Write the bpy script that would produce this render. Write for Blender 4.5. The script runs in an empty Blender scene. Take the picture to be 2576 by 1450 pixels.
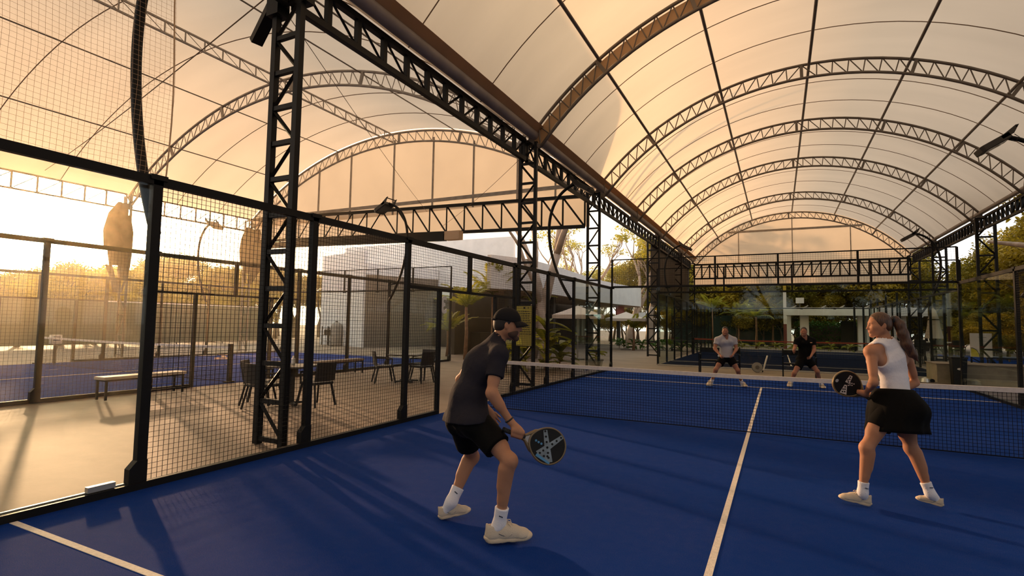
import bpy, bmesh, math, random
import numpy as np
from mathutils import Vector, Matrix, Euler
R = math.radians
PI = math.pi
scene = bpy.context.scene
COL = scene.collection
random.seed(7)

# ---------------------------------------------------------------- naming / tagging
def tag(o, label=None, cat=None, group=None, kind=None):
    if label: o['label'] = label
    if cat: o['category'] = cat
    if group: o['group'] = group
    if kind: o['kind'] = kind
    return o

def empty(name, loc=(0, 0, 0), rz=0.0, label=None, cat=None, group=None, kind=None, parent=None):
    o = bpy.data.objects.new(name, None)
    o.empty_display_size = 0.1
    COL.objects.link(o)
    o.location = loc
    o.rotation_euler = (0, 0, rz)
    if parent is not None: o.parent = parent
    return tag(o, label, cat, group, kind)

def copy_tree(o, parent=None):
    c = o.copy()
    COL.objects.link(c)
    c.parent = parent
    for ch in list(o.children):
        copy_tree(ch, c)
    return c

# ---------------------------------------------------------------- mesh builder
class MB:
    def __init__(s):
        s.v = []; s.f = []
    def add(s, vs, fs):
        n = len(s.v)
        s.v.extend([tuple(p) for p in vs])
        s.f.extend([tuple(i + n for i in q) for q in fs])
    def box(s, c, d, rz=0.0, M=None):
        hx, hy, hz = d[0] / 2, d[1] / 2, d[2] / 2
        pts = [Vector((x, y, z)) for z in (-hz, hz) for y in (-hy, hy) for x in (-hx, hx)]
        m = Matrix.Rotation(rz, 3, 'Z') if M is None else M
        c = Vector(c)
        s.add([c + m @ p for p in pts], [(0, 2, 3, 1), (4, 5, 7, 6), (0, 1, 5, 4), (2, 6, 7, 3), (0, 4, 6, 2), (1, 3, 7, 5)])
    def beam(s, a, b, w, h=None, up=(0, 0, 1)):
        h = w if h is None else h
        a = Vector(a); b = Vector(b)
        d = b - a
        L = d.length
        if L < 1e-6: return
        d /= L
        u = Vector(up)
        if abs(d.dot(u)) > 0.98: u = Vector((1, 0, 0)) if abs(d.x) < .9 else Vector((0, 1, 0))
        x = d.cross(u).normalized(); y = x.cross(d).normalized()
        x *= w / 2; y *= h / 2
        pts = [a - x - y, a + x - y, a + x + y, a - x + y, b - x - y, b + x - y, b + x + y, b - x + y]
        s.add(pts, [(0, 1, 2, 3), (7, 6, 5, 4), (0, 4, 5, 1), (1, 5, 6, 2), (2, 6, 7, 3), (3, 7, 4, 0)])
    def tube(s, path, r, n=8, cap=True):
        path = [Vector(p) for p in path]
        m = len(path)
        rr = r if isinstance(r, (list, tuple)) else [r] * m
        prev = None
        base = len(s.v)
        for i, p in enumerate(path):
            t = (path[min(i + 1, m - 1)] - path[max(i - 1, 0)])
            if t.length < 1e-9: t = Vector((0, 0, 1))
            t.normalize()
            if prev is None:
                u = Vector((0, 0, 1)) if abs(t.z) < 0.9 else Vector((1, 0, 0))
                x = t.cross(u).normalized()
            else:
                x = (prev - t * prev.dot(t)).normalized()
            prev = x
            y = t.cross(x)
            for k in range(n):
                a = 2 * PI * k / n
                s.v.append(tuple(p + (x * math.cos(a) + y * math.sin(a)) * rr[i]))
        for i in range(m - 1):
            for k in range(n):
                k2 = (k + 1) % n
                s.f.append((base + i * n + k, base + i * n + k2, base + (i + 1) * n + k2, base + (i + 1) * n + k))
        if cap:
            s.f.append(tuple(base + k for k in range(n))[::-1])
            s.f.append(tuple(base + (m - 1) * n + k for k in range(n)))
    def lathe(s, prof, n=16, c=(0, 0, 0), sx=1.0, sy=1.0):
        base = len(s.v)
        for (r, z) in prof:
            for k in range(n):
                a = 2 * PI * k / n
                s.v.append((c[0] + r * math.cos(a) * sx, c[1] + r * math.sin(a) * sy, c[2] + z))
        for i in range(len(prof) - 1):
            for k in range(n):
                k2 = (k + 1) % n
                s.f.append((base + i * n + k, base + i * n + k2, base + (i + 1) * n + k2, base + (i + 1) * n + k))
        if prof[0][0] > 1e-5: s.f.append(tuple(base + k for k in range(n))[::-1])
        if prof[-1][0] > 1e-5: s.f.append(tuple(base + (len(prof) - 1) * n + k for k in range(n)))
    def prism(s, poly, h, M=None):
        # poly: 2D outline (ccw), extruded 0..h along local z, then transformed by M (4x4)
        n = len(poly)
        pts = [Vector((p[0], p[1], 0)) for p in poly] + [Vector((p[0], p[1], h)) for p in poly]
        if M is not None: pts = [M @ p for p in pts]
        s.add(pts, [tuple(range(n))[::-1], tuple(range(n, 2 * n))] + [(i, (i + 1) % n, n + (i + 1) % n, n + i) for i in range(n)])
    def build(s, name, m, parent=None, smooth=False, kind=None, bevel=0.0):
        me = bpy.data.meshes.new(name)
        me.from_pydata(s.v, [], s.f)
        me.update()
        if m is not None: me.materials.append(m)
        if smooth: me.polygons.foreach_set('use_smooth', [True] * len(me.polygons))
        o = bpy.data.objects.new(name, me)
        COL.objects.link(o)
        if parent is not None: o.parent = parent
        if kind: o['kind'] = kind
        if bevel > 0:
            b = o.modifiers.new('bevel', 'BEVEL'); b.width = bevel; b.segments = 2; b.limit_method = 'ANGLE'
        return o

def part(name, m, parent, fn, **kw):
    b = MB(); fn(b)
    return b.build(name, m, parent, **kw)

# ---------------------------------------------------------------- materials
def newmat(name):
    m = bpy.data.materials.new(name)
    m.use_nodes = True
    nt = m.node_tree
    for n in list(nt.nodes): nt.nodes.remove(n)
    out = nt.nodes.new('ShaderNodeOutputMaterial')
    return m, nt, out

def mat(name, col, rough=0.6, metal=0.0, var=0.0, vscale=6.0, bump=0.0, bscale=40.0, spec=0.5, coat=0.0, sub=0.0, sheen=0.0, col2=None):
    m, nt, out = newmat(name)
    b = nt.nodes.new('ShaderNodeBsdfPrincipled')
    nt.links.new(b.outputs[0], out.inputs[0])
    b.inputs['Roughness'].default_value = rough
    b.inputs['Metallic'].default_value = metal
    b.inputs['Specular IOR Level'].default_value = spec
    if coat: b.inputs['Coat Weight'].default_value = coat
    if sheen: b.inputs['Sheen Weight'].default_value = sheen
    if sub:
        b.inputs['Subsurface Weight'].default_value = sub
        b.inputs['Subsurface Radius'].default_value = (1.0, .35, .2)
        b.inputs['Subsurface Scale'].default_value = 0.012
    tc = nt.nodes.new('ShaderNodeTexCoord')
    c = (*col, 1)
    b.inputs['Base Color'].default_value = c
    if var > 0 or col2:
        n = nt.nodes.new('ShaderNodeTexNoise'); n.inputs['Scale'].default_value = vscale; n.inputs['Detail'].default_value = 5
        nt.links.new(tc.outputs['Object'], n.inputs['Vector'])
        r = nt.nodes.new('ShaderNodeValToRGB')
        r.color_ramp.elements[0].position = .3; r.color_ramp.elements[1].position = .7
        a = tuple(max(0, x * (1 - var)) for x in col); d = col2 if col2 else tuple(min(1, x * (1 + var)) for x in col)
        r.color_ramp.elements[0].color = (*a, 1); r.color_ramp.elements[1].color = (*d, 1)
        nt.links.new(n.outputs['Fac'], r.inputs[0]); nt.links.new(r.outputs[0], b.inputs['Base Color'])
    if bump > 0:
        n2 = nt.nodes.new('ShaderNodeTexNoise'); n2.inputs['Scale'].default_value = bscale; n2.inputs['Detail'].default_value = 4
        nt.links.new(tc.outputs['Object'], n2.inputs['Vector'])
        bp = nt.nodes.new('ShaderNodeBump'); bp.inputs['Strength'].default_value = bump; bp.inputs['Distance'].default_value = .02
        nt.links.new(n2.outputs['Fac'], bp.inputs['Height']); nt.links.new(bp.outputs[0], b.inputs['Normal'])
    return m

def fabric_mat(name, col, tr, trans=0.55, var=0.06, vscale=1.2, stretch=(1, 1, 1)):
    # a cloth that lets light through: part diffuse, part translucent
    m, nt, out = newmat(name)
    tc = nt.nodes.new('ShaderNodeTexCoord'); mp = nt.nodes.new('ShaderNodeMapping')
    mp.inputs['Scale'].default_value = stretch
    nt.links.new(tc.outputs['Object'], mp.inputs[0])
    n = nt.nodes.new('ShaderNodeTexNoise'); n.inputs['Scale'].default_value = vscale; n.inputs['Detail'].default_value = 4
    nt.links.new(mp.outputs[0], n.inputs['Vector'])
    def ramp(c):
        r = nt.nodes.new('ShaderNodeValToRGB')
        r.color_ramp.elements[0].position = .3; r.color_ramp.elements[1].position = .72
        r.color_ramp.elements[0].color = (*[x * (1 - var) for x in c], 1)
        r.color_ramp.elements[1].color = (*[min(1, x * (1 + var * .6)) for x in c], 1)
        nt.links.new(n.outputs['Fac'], r.inputs[0]); return r
    d = nt.nodes.new('ShaderNodeBsdfDiffuse'); t = nt.nodes.new('ShaderNodeBsdfTranslucent')
    nt.links.new(ramp(col).outputs[0], d.inputs[0]); nt.links.new(ramp(tr).outputs[0], t.inputs[0])
    mx = nt.nodes.new('ShaderNodeMixShader'); mx.inputs[0].default_value = trans
    nt.links.new(d.outputs[0], mx.inputs[1]); nt.links.new(t.outputs[0], mx.inputs[2]); nt.links.new(mx.outputs[0], out.inputs[0])
    return m

def glass_mat(name, tint=(.86, .93, .88), refl=.06):
    m, nt, out = newmat(name)
    t = nt.nodes.new('ShaderNodeBsdfTransparent'); t.inputs[0].default_value = (*tint, 1)
    g = nt.nodes.new('ShaderNodeBsdfGlossy'); g.inputs['Roughness'].default_value = .02; g.inputs['Color'].default_value = (.9, .95, .92, 1)
    fr = nt.nodes.new('ShaderNodeLayerWeight'); fr.inputs['Blend'].default_value = .12
    mul = nt.nodes.new('ShaderNodeMath'); mul.operation = 'MULTIPLY_ADD'; mul.inputs[1].default_value = .35; mul.inputs[2].default_value = refl
    nt.links.new(fr.outputs['Fresnel'], mul.inputs[0])
    mx = nt.nodes.new('ShaderNodeMixShader')
    nt.links.new(mul.outputs[0], mx.inputs[0]); nt.links.new(t.outputs[0], mx.inputs[1]); nt.links.new(g.outputs[0], mx.inputs[2])
    nt.links.new(mx.outputs[0], out.inputs[0])
    return m

def leaf_mat(name, c1, c2, trans=.45, tcol=None):
    m, nt, out = newmat(name)
    tc = nt.nodes.new('ShaderNodeTexCoord')
    n = nt.nodes.new('ShaderNodeTexNoise'); n.inputs['Scale'].default_value = 1.1; n.inputs['Detail'].default_value = 6
    nt.links.new(tc.outputs['Object'], n.inputs['Vector'])
    r = nt.nodes.new('ShaderNodeValToRGB')
    r.color_ramp.elements[0].position = .35; r.color_ramp.elements[1].position = .68
    r.color_ramp.elements[0].color = (*c1, 1); r.color_ramp.elements[1].color = (*c2, 1)
    nt.links.new(n.outputs['Fac'], r.inputs[0])
    d = nt.nodes.new('ShaderNodeBsdfPrincipled'); d.inputs['Roughness'].default_value = .45; d.inputs['Specular IOR Level'].default_value = .3
    t = nt.nodes.new('ShaderNodeBsdfTranslucent')
    nt.links.new(r.outputs[0], d.inputs['Base Color'])
    if tcol: t.inputs[0].default_value = (*tcol, 1)
    else: nt.links.new(r.outputs[0], t.inputs[0])
    mx = nt.nodes.new('ShaderNodeMixShader'); mx.inputs[0].default_value = trans
    nt.links.new(d.outputs[0], mx.inputs[1]); nt.links.new(t.outputs[0], mx.inputs[2]); nt.links.new(mx.outputs[0], out.inputs[0])
    return m

def turf_mat(name, blue, sand, sandamt=.5):
    m, nt, out = newmat(name)
    b = nt.nodes.new('ShaderNodeBsdfPrincipled'); nt.links.new(b.outputs[0], out.inputs[0])
    b.inputs['Roughness'].default_value = .85; b.inputs['Specular IOR Level'].default_value = .03
    tc = nt.nodes.new('ShaderNodeTexCoord')
    def noise(sc, det, rough=.6):
        n = nt.nodes.new('ShaderNodeTexNoise'); n.inputs['Scale'].default_value = sc; n.inputs['Detail'].default_value = det; n.inputs['Roughness'].default_value = rough
        nt.links.new(tc.outputs['Object'], n.inputs['Vector']); return n
    fine = noise(170, 3, .7); mid = noise(9, 6, .7); big = noise(.8, 4)
    # sand grains gathered in drifts
    mp = nt.nodes.new('ShaderNodeMapRange'); mp.inputs['From Min'].default_value = .42; mp.inputs['From Max'].default_value = .75
    nt.links.new(fine.outputs['Fac'], mp.inputs['Value'])
    mp2 = nt.nodes.new('ShaderNodeMapRange'); mp2.inputs['From Min'].default_value = .3; mp2.inputs['From Max'].default_value = .7; mp2.inputs['To Min'].default_value = .35
    nt.links.new(mid.outputs['Fac'], mp2.inputs['Value'])
    mp3 = nt.nodes.new('ShaderNodeMapRange'); mp3.inputs['From Min'].default_value = .3; mp3.inputs['From Max'].default_value = .7; mp3.inputs['To Min'].default_value = .45
    nt.links.new(big.outputs['Fac'], mp3.inputs['Value'])
    m1 = nt.nodes.new('ShaderNodeMath'); m1.operation = 'MULTIPLY'; nt.links.new(mp.outputs[0], m1.inputs[0]); nt.links.new(mp2.outputs[0], m1.inputs[1])
    m2 = nt.nodes.new('ShaderNodeMath'); m2.operation = 'MULTIPLY'; nt.links.new(m1.outputs[0], m2.inputs[0]); nt.links.new(mp3.outputs[0], m2.inputs[1])
    m3 = nt.nodes.new('ShaderNodeMath'); m3.operation = 'MULTIPLY'; nt.links.new(m2.outputs[0], m3.inputs[0]); m3.inputs[1].default_value = sandamt; m3.use_clamp = True
    mx = nt.nodes.new('ShaderNodeMix'); mx.data_type = 'RGBA'
    mx.inputs[6].default_value = (*blue, 1); mx.inputs[7].default_value = (*sand, 1)
    nt.links.new(m3.outputs[0], mx.inputs[0]); nt.links.new(mx.outputs[2], b.inputs['Base Color'])
    bp = nt.nodes.new('ShaderNodeBump'); bp.inputs['Strength'].default_value = .9; bp.inputs['Distance'].default_value = .02
    ad = nt.nodes.new('ShaderNodeMath'); ad.operation = 'ADD'; n4 = noise(45, 4, .7)
    nt.links.new(fine.outputs['Fac'], ad.inputs[0]); nt.links.new(n4.outputs['Fac'], ad.inputs[1])
    nt.links.new(ad.outputs[0], bp.inputs['Height']); nt.links.new(bp.outputs[0], b.inputs['Normal'])
    return m

def concrete_mat(name, c1, c2, scale=.5, bump=.15):
    m, nt, out = newmat(name)
    b = nt.nodes.new('ShaderNodeBsdfPrincipled'); nt.links.new(b.outputs[0], out.inputs[0])
    b.inputs['Roughness'].default_value = .7; b.inputs['Specular IOR Level'].default_value = .35
    tc = nt.nodes.new('ShaderNodeTexCoord')
    n = nt.nodes.new('ShaderNodeTexNoise'); n.inputs['Scale'].default_value = scale; n.inputs['Detail'].default_value = 9; n.inputs['Roughness'].default_value = .65
    mp = nt.nodes.new('ShaderNodeMapping'); mp.inputs['Scale'].default_value = (1, 1.6, 1)
    nt.links.new(tc.outputs['Object'], mp.inputs[0]); nt.links.new(mp.outputs[0], n.inputs['Vector'])
    r = nt.nodes.new('ShaderNodeValToRGB'); r.color_ramp.elements[0].position = .3; r.color_ramp.elements[1].position = .7
    r.color_ramp.elements[0].color = (*c1, 1); r.color_ramp.elements[1].color = (*c2, 1)
    nt.links.new(n.outputs['Fac'], r.inputs[0]); nt.links.new(r.outputs[0], b.inputs['Base Color'])
    n2 = nt.nodes.new('ShaderNodeTexNoise'); n2.inputs['Scale'].default_value = 30; n2.inputs['Detail'].default_value = 6
    nt.links.new(tc.outputs['Object'], n2.inputs['Vector'])
    bp = nt.nodes.new('ShaderNodeBump'); bp.inputs['Strength'].default_value = bump; bp.inputs['Distance'].default_value = .01
    nt.links.new(n2.outputs['Fac'], bp.inputs['Height']); nt.links.new(bp.outputs[0], b.inputs['Normal'])
    return m

def brick_mat(name, col, mortar, sx=.5, sy=.2):
    m, nt, out = newmat(name)
    b = nt.nodes.new('ShaderNodeBsdfPrincipled'); nt.links.new(b.outputs[0], out.inputs[0]); b.inputs['Roughness'].default_value = .85
    tc = nt.nodes.new('ShaderNodeTexCoord')
    sep = nt.nodes.new('ShaderNodeSeparateXYZ'); nt.links.new(tc.outputs['Object'], sep.inputs[0])
    ad = nt.nodes.new('ShaderNodeMath'); ad.operation = 'ADD'; nt.links.new(sep.outputs[0], ad.inputs[0]); nt.links.new(sep.outputs[1], ad.inputs[1])
    cb = nt.nodes.new('ShaderNodeCombineXYZ'); nt.links.new(ad.outputs[0], cb.inputs[0]); nt.links.new(sep.outputs[2], cb.inputs[1])
    br = nt.nodes.new('ShaderNodeTexBrick'); br.inputs['Scale'].default_value = 1; br.inputs['Mortar Size'].default_value = .012
    br.inputs['Brick Width'].default_value = sx; br.inputs['Row Height'].default_value = sy
    br.inputs['Color1'].default_value = (*col, 1); br.inputs['Color2'].default_value = (*[c * .94 for c in col], 1); br.inputs['Mortar'].default_value = (*mortar, 1)
    nt.links.new(cb.outputs[0], br.inputs['Vector']); nt.links.new(br.outputs['Color'], b.inputs['Base Color'])
    return m

M = {}
M['black'] = mat('black painted steel', (.0065, .0058, .0050), .5, var=.25, vscale=3, spec=.22)
M['wire'] = mat('dark coated wire', (.0055, .005, .0045), .6, spec=.15)
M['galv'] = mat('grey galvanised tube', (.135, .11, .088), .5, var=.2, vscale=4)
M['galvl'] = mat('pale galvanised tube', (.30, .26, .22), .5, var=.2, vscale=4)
M['gutter'] = mat('grey gutter metal', (.25, .21, .19), .5, var=.2, vscale=2)
M['roof'] = fabric_mat('ivory roof membrane', (.64, .52, .40), (.60, .475, .345), .62, .08, .5, (.35, 1.6, .6))
M['gable'] = fabric_mat('cream gable membrane', (.66, .55, .43), (.76, .62, .465), .5, .06, .7)
M['flap'] = fabric_mat('tan fabric strip and shaded eave edge', (.50, .34, .21), (.42, .27, .15), .45, .1, 1.5)  # also gives the eave strip its shaded membrane tone
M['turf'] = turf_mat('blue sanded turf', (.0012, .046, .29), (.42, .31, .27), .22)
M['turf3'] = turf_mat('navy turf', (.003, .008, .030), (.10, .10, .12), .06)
M['line'] = mat('white turf line', (.74, .66, .56), .85, var=.12, vscale=40, bump=.4, bscale=120)
M['floor'] = concrete_mat('trowelled concrete', (.165, .118, .082), (.25, .185, .133), .7)
M['white'] = mat('white painted plaster', (.84, .81, .77), .7, var=.06, vscale=2)
M['brickw'] = brick_mat('white painted brick', (.84, .80, .77), (.66, .62, .59))
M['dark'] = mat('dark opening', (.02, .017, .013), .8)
M['glass'] = glass_mat('clear toughened glass', (.95, .972, .945), .010)
M['tape'] = mat('white net tape', (.66, .60, .56), .7, var=.08, vscale=20, bump=.2, bscale=60)
M['net'] = mat('black net cord', (.004, .005, .009), .8, spec=.15)

def rod_path(b, pts, r, n=4):
    """one continuous bent rod through pts with crisp corners"""
    P = [Vector(p) for p in pts]; out = [P[0]]
    for i in range(1, len(P)):
        d = P[i] - P[i - 1]; L = d.length
        if L < 1e-6: continue
        e = min(r * 1.5, L * .2); d /= L
        out.append(P[i - 1] + d * e); out.append(P[i] - d * e); out.append(P[i])
    b.tube(out, r, n)

def zigzag(tops, bots, first_down):
    """path that visits every upright and one diagonal per bay; first_down(i): diagonal i runs top i -> bottom i+1"""
    path = [tops[0], bots[0]]; at_top = False
    for i in range(len(tops) - 1):
        want_top = first_down(i)
        if want_top != at_top: path.append(tops[i] if want_top else bots[i])
        at_top = not want_top
        path.append(tops[i + 1] if at_top else bots[i + 1])
    path.append(bots[-1] if at_top else tops[-1])
    return path
# ---------------------------------------------------------------- camera
F_PX, W_PX, H_PX = 1341.78, 2576.0, 1450.0
cam_d = bpy.data.cameras.new('camera')
cam_d.sensor_fit = 'HORIZONTAL'; cam_d.sensor_width = 36.0
cam_d.lens = F_PX / W_PX * 36.0
cam_d.clip_start = 0.05; cam_d.clip_end = 600
cam = bpy.data.objects.new('camera', cam_d); COL.objects.link(cam)
yaw, pit, roll = -0.463262492, 0.065969546, 0.0163756763
f = Vector((math.sin(yaw) * math.cos(pit), math.cos(yaw) * math.cos(pit), math.sin(pit)))
r0 = Vector((math.cos(yaw), -math.sin(yaw), 0)); u0 = r0.cross(f)
r_ = r0 * math.cos(roll) + u0 * math.sin(roll); u_ = -r0 * math.sin(roll) + u0 * math.cos(roll)
mw = Matrix((( r_.x, u_.x, -f.x, 5.43406670), (r_.y, u_.y, -f.y, -9.05918351), (r_.z, u_.z, -f.z, 1.62195827), (0, 0, 0, 1)))
cam.matrix_world = mw
scene.camera = cam

# ---------------------------------------------------------------- light: low sun and evening sky
SUN_AZ, SUN_EL = R(-66.5), R(9.0)
sdir = Vector((math.sin(SUN_AZ) * math.cos(SUN_EL), math.cos(SUN_AZ) * math.cos(SUN_EL), math.sin(SUN_EL)))
sd = bpy.data.lights.new('sun', 'SUN'); sd.energy = 6.3; sd.color = (1.0, .57, .29); sd.angle = R(1.2)
so = bpy.data.objects.new('sun', sd); COL.objects.link(so)
so.rotation_euler = sdir.to_track_quat('Z', 'Y').to_euler()
so.location = (-40, 16, 12)

w = bpy.data.worlds.new('evening sky'); scene.world = w; w.use_nodes = True
nt = w.node_tree
for n in list(nt.nodes): nt.nodes.remove(n)
wo = nt.nodes.new('ShaderNodeOutputWorld'); bg = nt.nodes.new('ShaderNodeBackground'); nt.links.new(bg.outputs[0], wo.inputs[0])
tc = nt.nodes.new('ShaderNodeTexCoord')
def vmath(op, a, b=None):
    n = nt.nodes.new('ShaderNodeVectorMath'); n.operation = op
    if hasattr(a, 'is_output'): nt.links.new(a, n.inputs[0])
    else: n.inputs[0].default_value = a
    if b is not None:
        if hasattr(b, 'is_output'): nt.links.new(b, n.inputs[1])
        else: n.inputs[1].default_value = b
    return n
def fmath(op, a, b=None, clamp=False):
    n = nt.nodes.new('ShaderNodeMath'); n.operation = op; n.use_clamp = clamp
    for i, x in enumerate((a, b)):
        if x is None: continue
        if hasattr(x, 'is_output'): nt.links.new(x, n.inputs[i])
        else: n.inputs[i].default_value = x
    return n.outputs[0]
nrm = vmath('NORMALIZE', tc.outputs['Generated'])
dt = vmath('DOT_PRODUCT', nrm.outputs[0], tuple(sdir)).outputs['Value']
sep = nt.nodes.new('ShaderNodeSeparateXYZ'); nt.links.new(nrm.outputs[0], sep.inputs[0])
# base: warm near the sun, cool and pale away from it
t1 = fmath('MULTIPLY_ADD', dt, .5); t1.node.inputs[2].default_value = .5
ra = nt.nodes.new('ShaderNodeValToRGB'); nt.links.new(t1, ra.inputs[0])
els = ra.color_ramp.elements
els[0].position = 0.0; els[0].color = (.60, .68, .82, 1)
els[1].position = 1.0; els[1].color = (1.0, .80, .52, 1)
e = els.new(.45); e.color = (.74, .80, .90, 1)
e = els.new(.8); e.color = (1.0, .90, .76, 1)
# thin cloud
cn = nt.nodes.new('ShaderNodeTexNoise'); cn.inputs['Scale'].default_value = 2.6; cn.inputs['Detail'].default_value = 8
cmp_ = nt.nodes.new('ShaderNodeMapping'); cmp_.inputs['Scale'].default_value = (1, 1, 3.5)
nt.links.new(nrm.outputs[0], cmp_.inputs[0]); nt.links.new(cmp_.outputs[0], cn.inputs['Vector'])
cr = nt.nodes.new('ShaderNodeMapRange'); cr.inputs['From Min'].default_value = .42; cr.inputs['From Max'].default_value = .66
nt.links.new(cn.outputs['Fac'], cr.inputs['Value'])
mixc = nt.nodes.new('ShaderNodeMix'); mixc.data_type = 'RGBA'; mixc.inputs[7].default_value = (1.05, .98, .90, 1)
nt.links.new(cr.outputs[0], mixc.inputs[0]); nt.links.new(ra.outputs[0], mixc.inputs[6])
# glow around the sun
d0 = fmath('MAXIMUM', dt, 0.0)
g1 = fmath('MULTIPLY', fmath('POWER', d0, 9.0), 2.4)
g2 = fmath('MULTIPLY', fmath('POWER', d0, 160.0), 26.0)
gl = fmath('ADD', g1, g2)
gcol = nt.nodes.new('ShaderNodeVectorMath'); gcol.operation = 'SCALE'; gcol.inputs[0].default_value = (1.0, .74, .40)
nt.links.new(gl, gcol.inputs['Scale'])
sm = vmath('ADD', mixc.outputs[2], gcol.outputs[0])
nt.links.new(sm.outputs[0], bg.inputs['Color'])
bg.inputs['Strength'].default_value = 1.6

vs = scene.view_settings
scene.display_settings.display_device = 'sRGB'
vs.view_transform = 'Standard'; vs.look = 'None'; vs.gamma = 1.0; vs.use_curve_mapping = False
vs.exposure = 0.0
cy = scene.cycles
cy.max_bounces = 6; cy.diffuse_bounces = 3; cy.glossy_bounces = 2; cy.transmission_bounces = 3; cy.transparent_max_bounces = 16
cy.volume_bounces = 0
cy.sample_clamp_indirect = 6.0
cy.caustics_reflective = False; cy.caustics_refractive = False
cy.use_denoising = True
try: cy.denoiser = 'OPENIMAGEDENOISE'
except Exception: pass

# ---------------------------------------------------------------- warm evening haze hanging in the air
hz, hnt, hout = newmat('evening haze')
hv = hnt.nodes.new('ShaderNodeVolumeScatter'); hv.inputs['Color'].default_value = (1, .79, .53, 1)
hv.inputs['Density'].default_value = .0032; hv.inputs['Anisotropy'].default_value = .78
hnt.links.new(hv.outputs[0], hout.inputs['Volume'])
hb = MB(); hb.box((-34, 9, 5.5), (64, 76, 11.4))
ho = hb.build('haze', hz, None, kind='stuff'); tag(ho, 'thin golden evening haze filling the air between the courts and trees', 'haze')
# ---------------------------------------------------------------- ground
part('floor', M['floor'], None, lambda b: b.box((0, 30, -.115), (260, 220, .2)), kind='structure')
tag(bpy.data.objects['floor'], 'tan trowelled concrete ground around and between the courts', 'floor')

# ---------------------------------------------------------------- roofs
def arc_pt(xc, half, zs, rise, t, off=0.0):
    # t in -1..1 across the span; circle through both eaves
    Rr = (half * half + rise * rise) / (2 * rise)
    zc = zs + rise - Rr
    A = math.asin(half / Rr)
    a = A * t
    return xc + (Rr + off) * math.sin(a), zc + (Rr + off) * math.cos(a)

RH = dict(xc=6.4, half=6.8, zs=6.5, rise=3.3)         # hall over this court
LH = dict(xc=-9.7, half=9.2, zs=6.65, rise=3.3)       # hall over the court on the left
def membrane(name, H, y0, y1, label, nseg=48, ny=24, off=.10):
    b = MB(); vs_ = []
    ys = [y0 + (y1 - y0) * j / ny for j in range(ny + 1)]
    for y in ys:
        for i in range(nseg + 1):
            x, z = arc_pt(H['xc'], H['half'], H['zs'], H['rise'], -1 + 2 * i / nseg, off)
            vs_.append((x, y, z))
    n = nseg + 1
    b.add(vs_, [(j * n + i, j * n + i + 1, (j + 1) * n + i + 1, (j + 1) * n + i) for j in range(ny) for i in range(nseg)])
    o = b.build(name, M['roof'], None, smooth=True, kind='structure')
    return tag(o, label, 'ceiling')

ROOF_R = membrane('ceiling', RH, -12.0, 33.3, 'ivory barrel vaulted membrane over the blue court in front')
ROOF_L = membrane('ceiling_left', LH, -14.0, 9.35, 'brightly sunlit barrel vaulted membrane over the left court')

def seam(H, y, root, off=.075, r=.012):
    b = MB()
    pts = []
    for i in range(33):
        x, z = arc_pt(H['xc'], H['half'], H['zs'], H['rise'], -1 + 2 * i / 32, off)
        pts.append((x, y, z))
    b.tube(pts, r, 5)
    return b.build('seam', M['seam'], root)
M['seam'] = mat('brown membrane seam', (.20, .13, .08), .8)
for y in (-8.2, -6.1, -1.6, 1.0, 5.4, 7.4, 11.0, 12.8, 16.2, 18.0, 22.2, 24.6, 29.0, 31.2): seam(RH, y, ROOF_R)
for y in (-9.0, -6.2, -1.5, 1.1, 5.5, 7.5): seam(LH, y, ROOF_L, r=.014)

def arch(H, y, label, group, depth=.42, step=.42, r=.044, mt='galv', off=0.0):
    root = empty('roof_arch', (H['xc'], y, H['zs']), 0, label, 'roof arch', group)
    Rr = (H['half'] ** 2 + H['rise'] ** 2) / (2 * H['rise']); A = math.asin(H['half'] / Rr)
    L = 2 * A * Rr; n = int(L / step)
    top = []; bot = []
    for i in range(n + 1):
        t = -1 + 2 * i / n
        x, z = arc_pt(H['xc'], H['half'], H['zs'], H['rise'], t, off); top.append((x - H['xc'], 0, z - H['zs']))
        x, z = arc_pt(H['xc'], H['half'], H['zs'], H['rise'], t, off - depth); bot.append((x - H['xc'], 0, z - H['zs']))
    part('top_chord', M[mt], root, lambda b: b.tube(top, r, 8), smooth=True)
    part('bottom_chord', M[mt], root, lambda b: b.tube(bot, r, 8), smooth=True)
    part('lattice_web', M[mt], root, lambda b: rod_path(b, zigzag(top, bot, lambda i: i >= n // 2), .017))
    for k in range(7):
        i = round(n * k / 6)
        part('purlin_post', M[mt], root, lambda b: b.beam(top[i], bot[i], .07, .09))
    return root
RY = (-4.15, 3.5, 9.35, 14.4, 19.7, 27.0, 33.2)
RW = ('starting at the nearest lattice column', 'with a brown fabric strip hung inside it', 'third from the camera', 'fourth from the camera',
      'fifth from the camera', 'second from the far gable', 'carrying the far cream gable')
for y, ww in zip(RY, RW):
    a_ = arch(RH, y, 'grey lattice arch of the near hall, ' + ww, 'lattice arches of the near hall')
    if abs(y - 3.5) < .1:
        b = MB(); vs_ = []
        for i in range(41):
            t = -1 + 2 * i / 40
            for off in (-.06, -.34):
                x, z = arc_pt(RH['xc'], RH['half'], RH['zs'], RH['rise'], t, off); vs_.append((x - RH['xc'], .05, z - RH['zs']))
        b.add(vs_, [(2 * i, 2 * i + 1, 2 * i + 3, 2 * i + 2) for i in range(40)])
        b.build('fabric_strip', M['flap'], a_, smooth=True)
LWd = ('at the near lattice column', 'in the middle of the view', 'framing the cream gable')
for y, ww in zip((-4.15, 3.5, 9.35), LWd):
    arch(LH, y, 'pale lattice arch of the left hall, ' + ww, 'lattice arches of the left hall', mt='galvl', depth=.46, step=.46)

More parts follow.
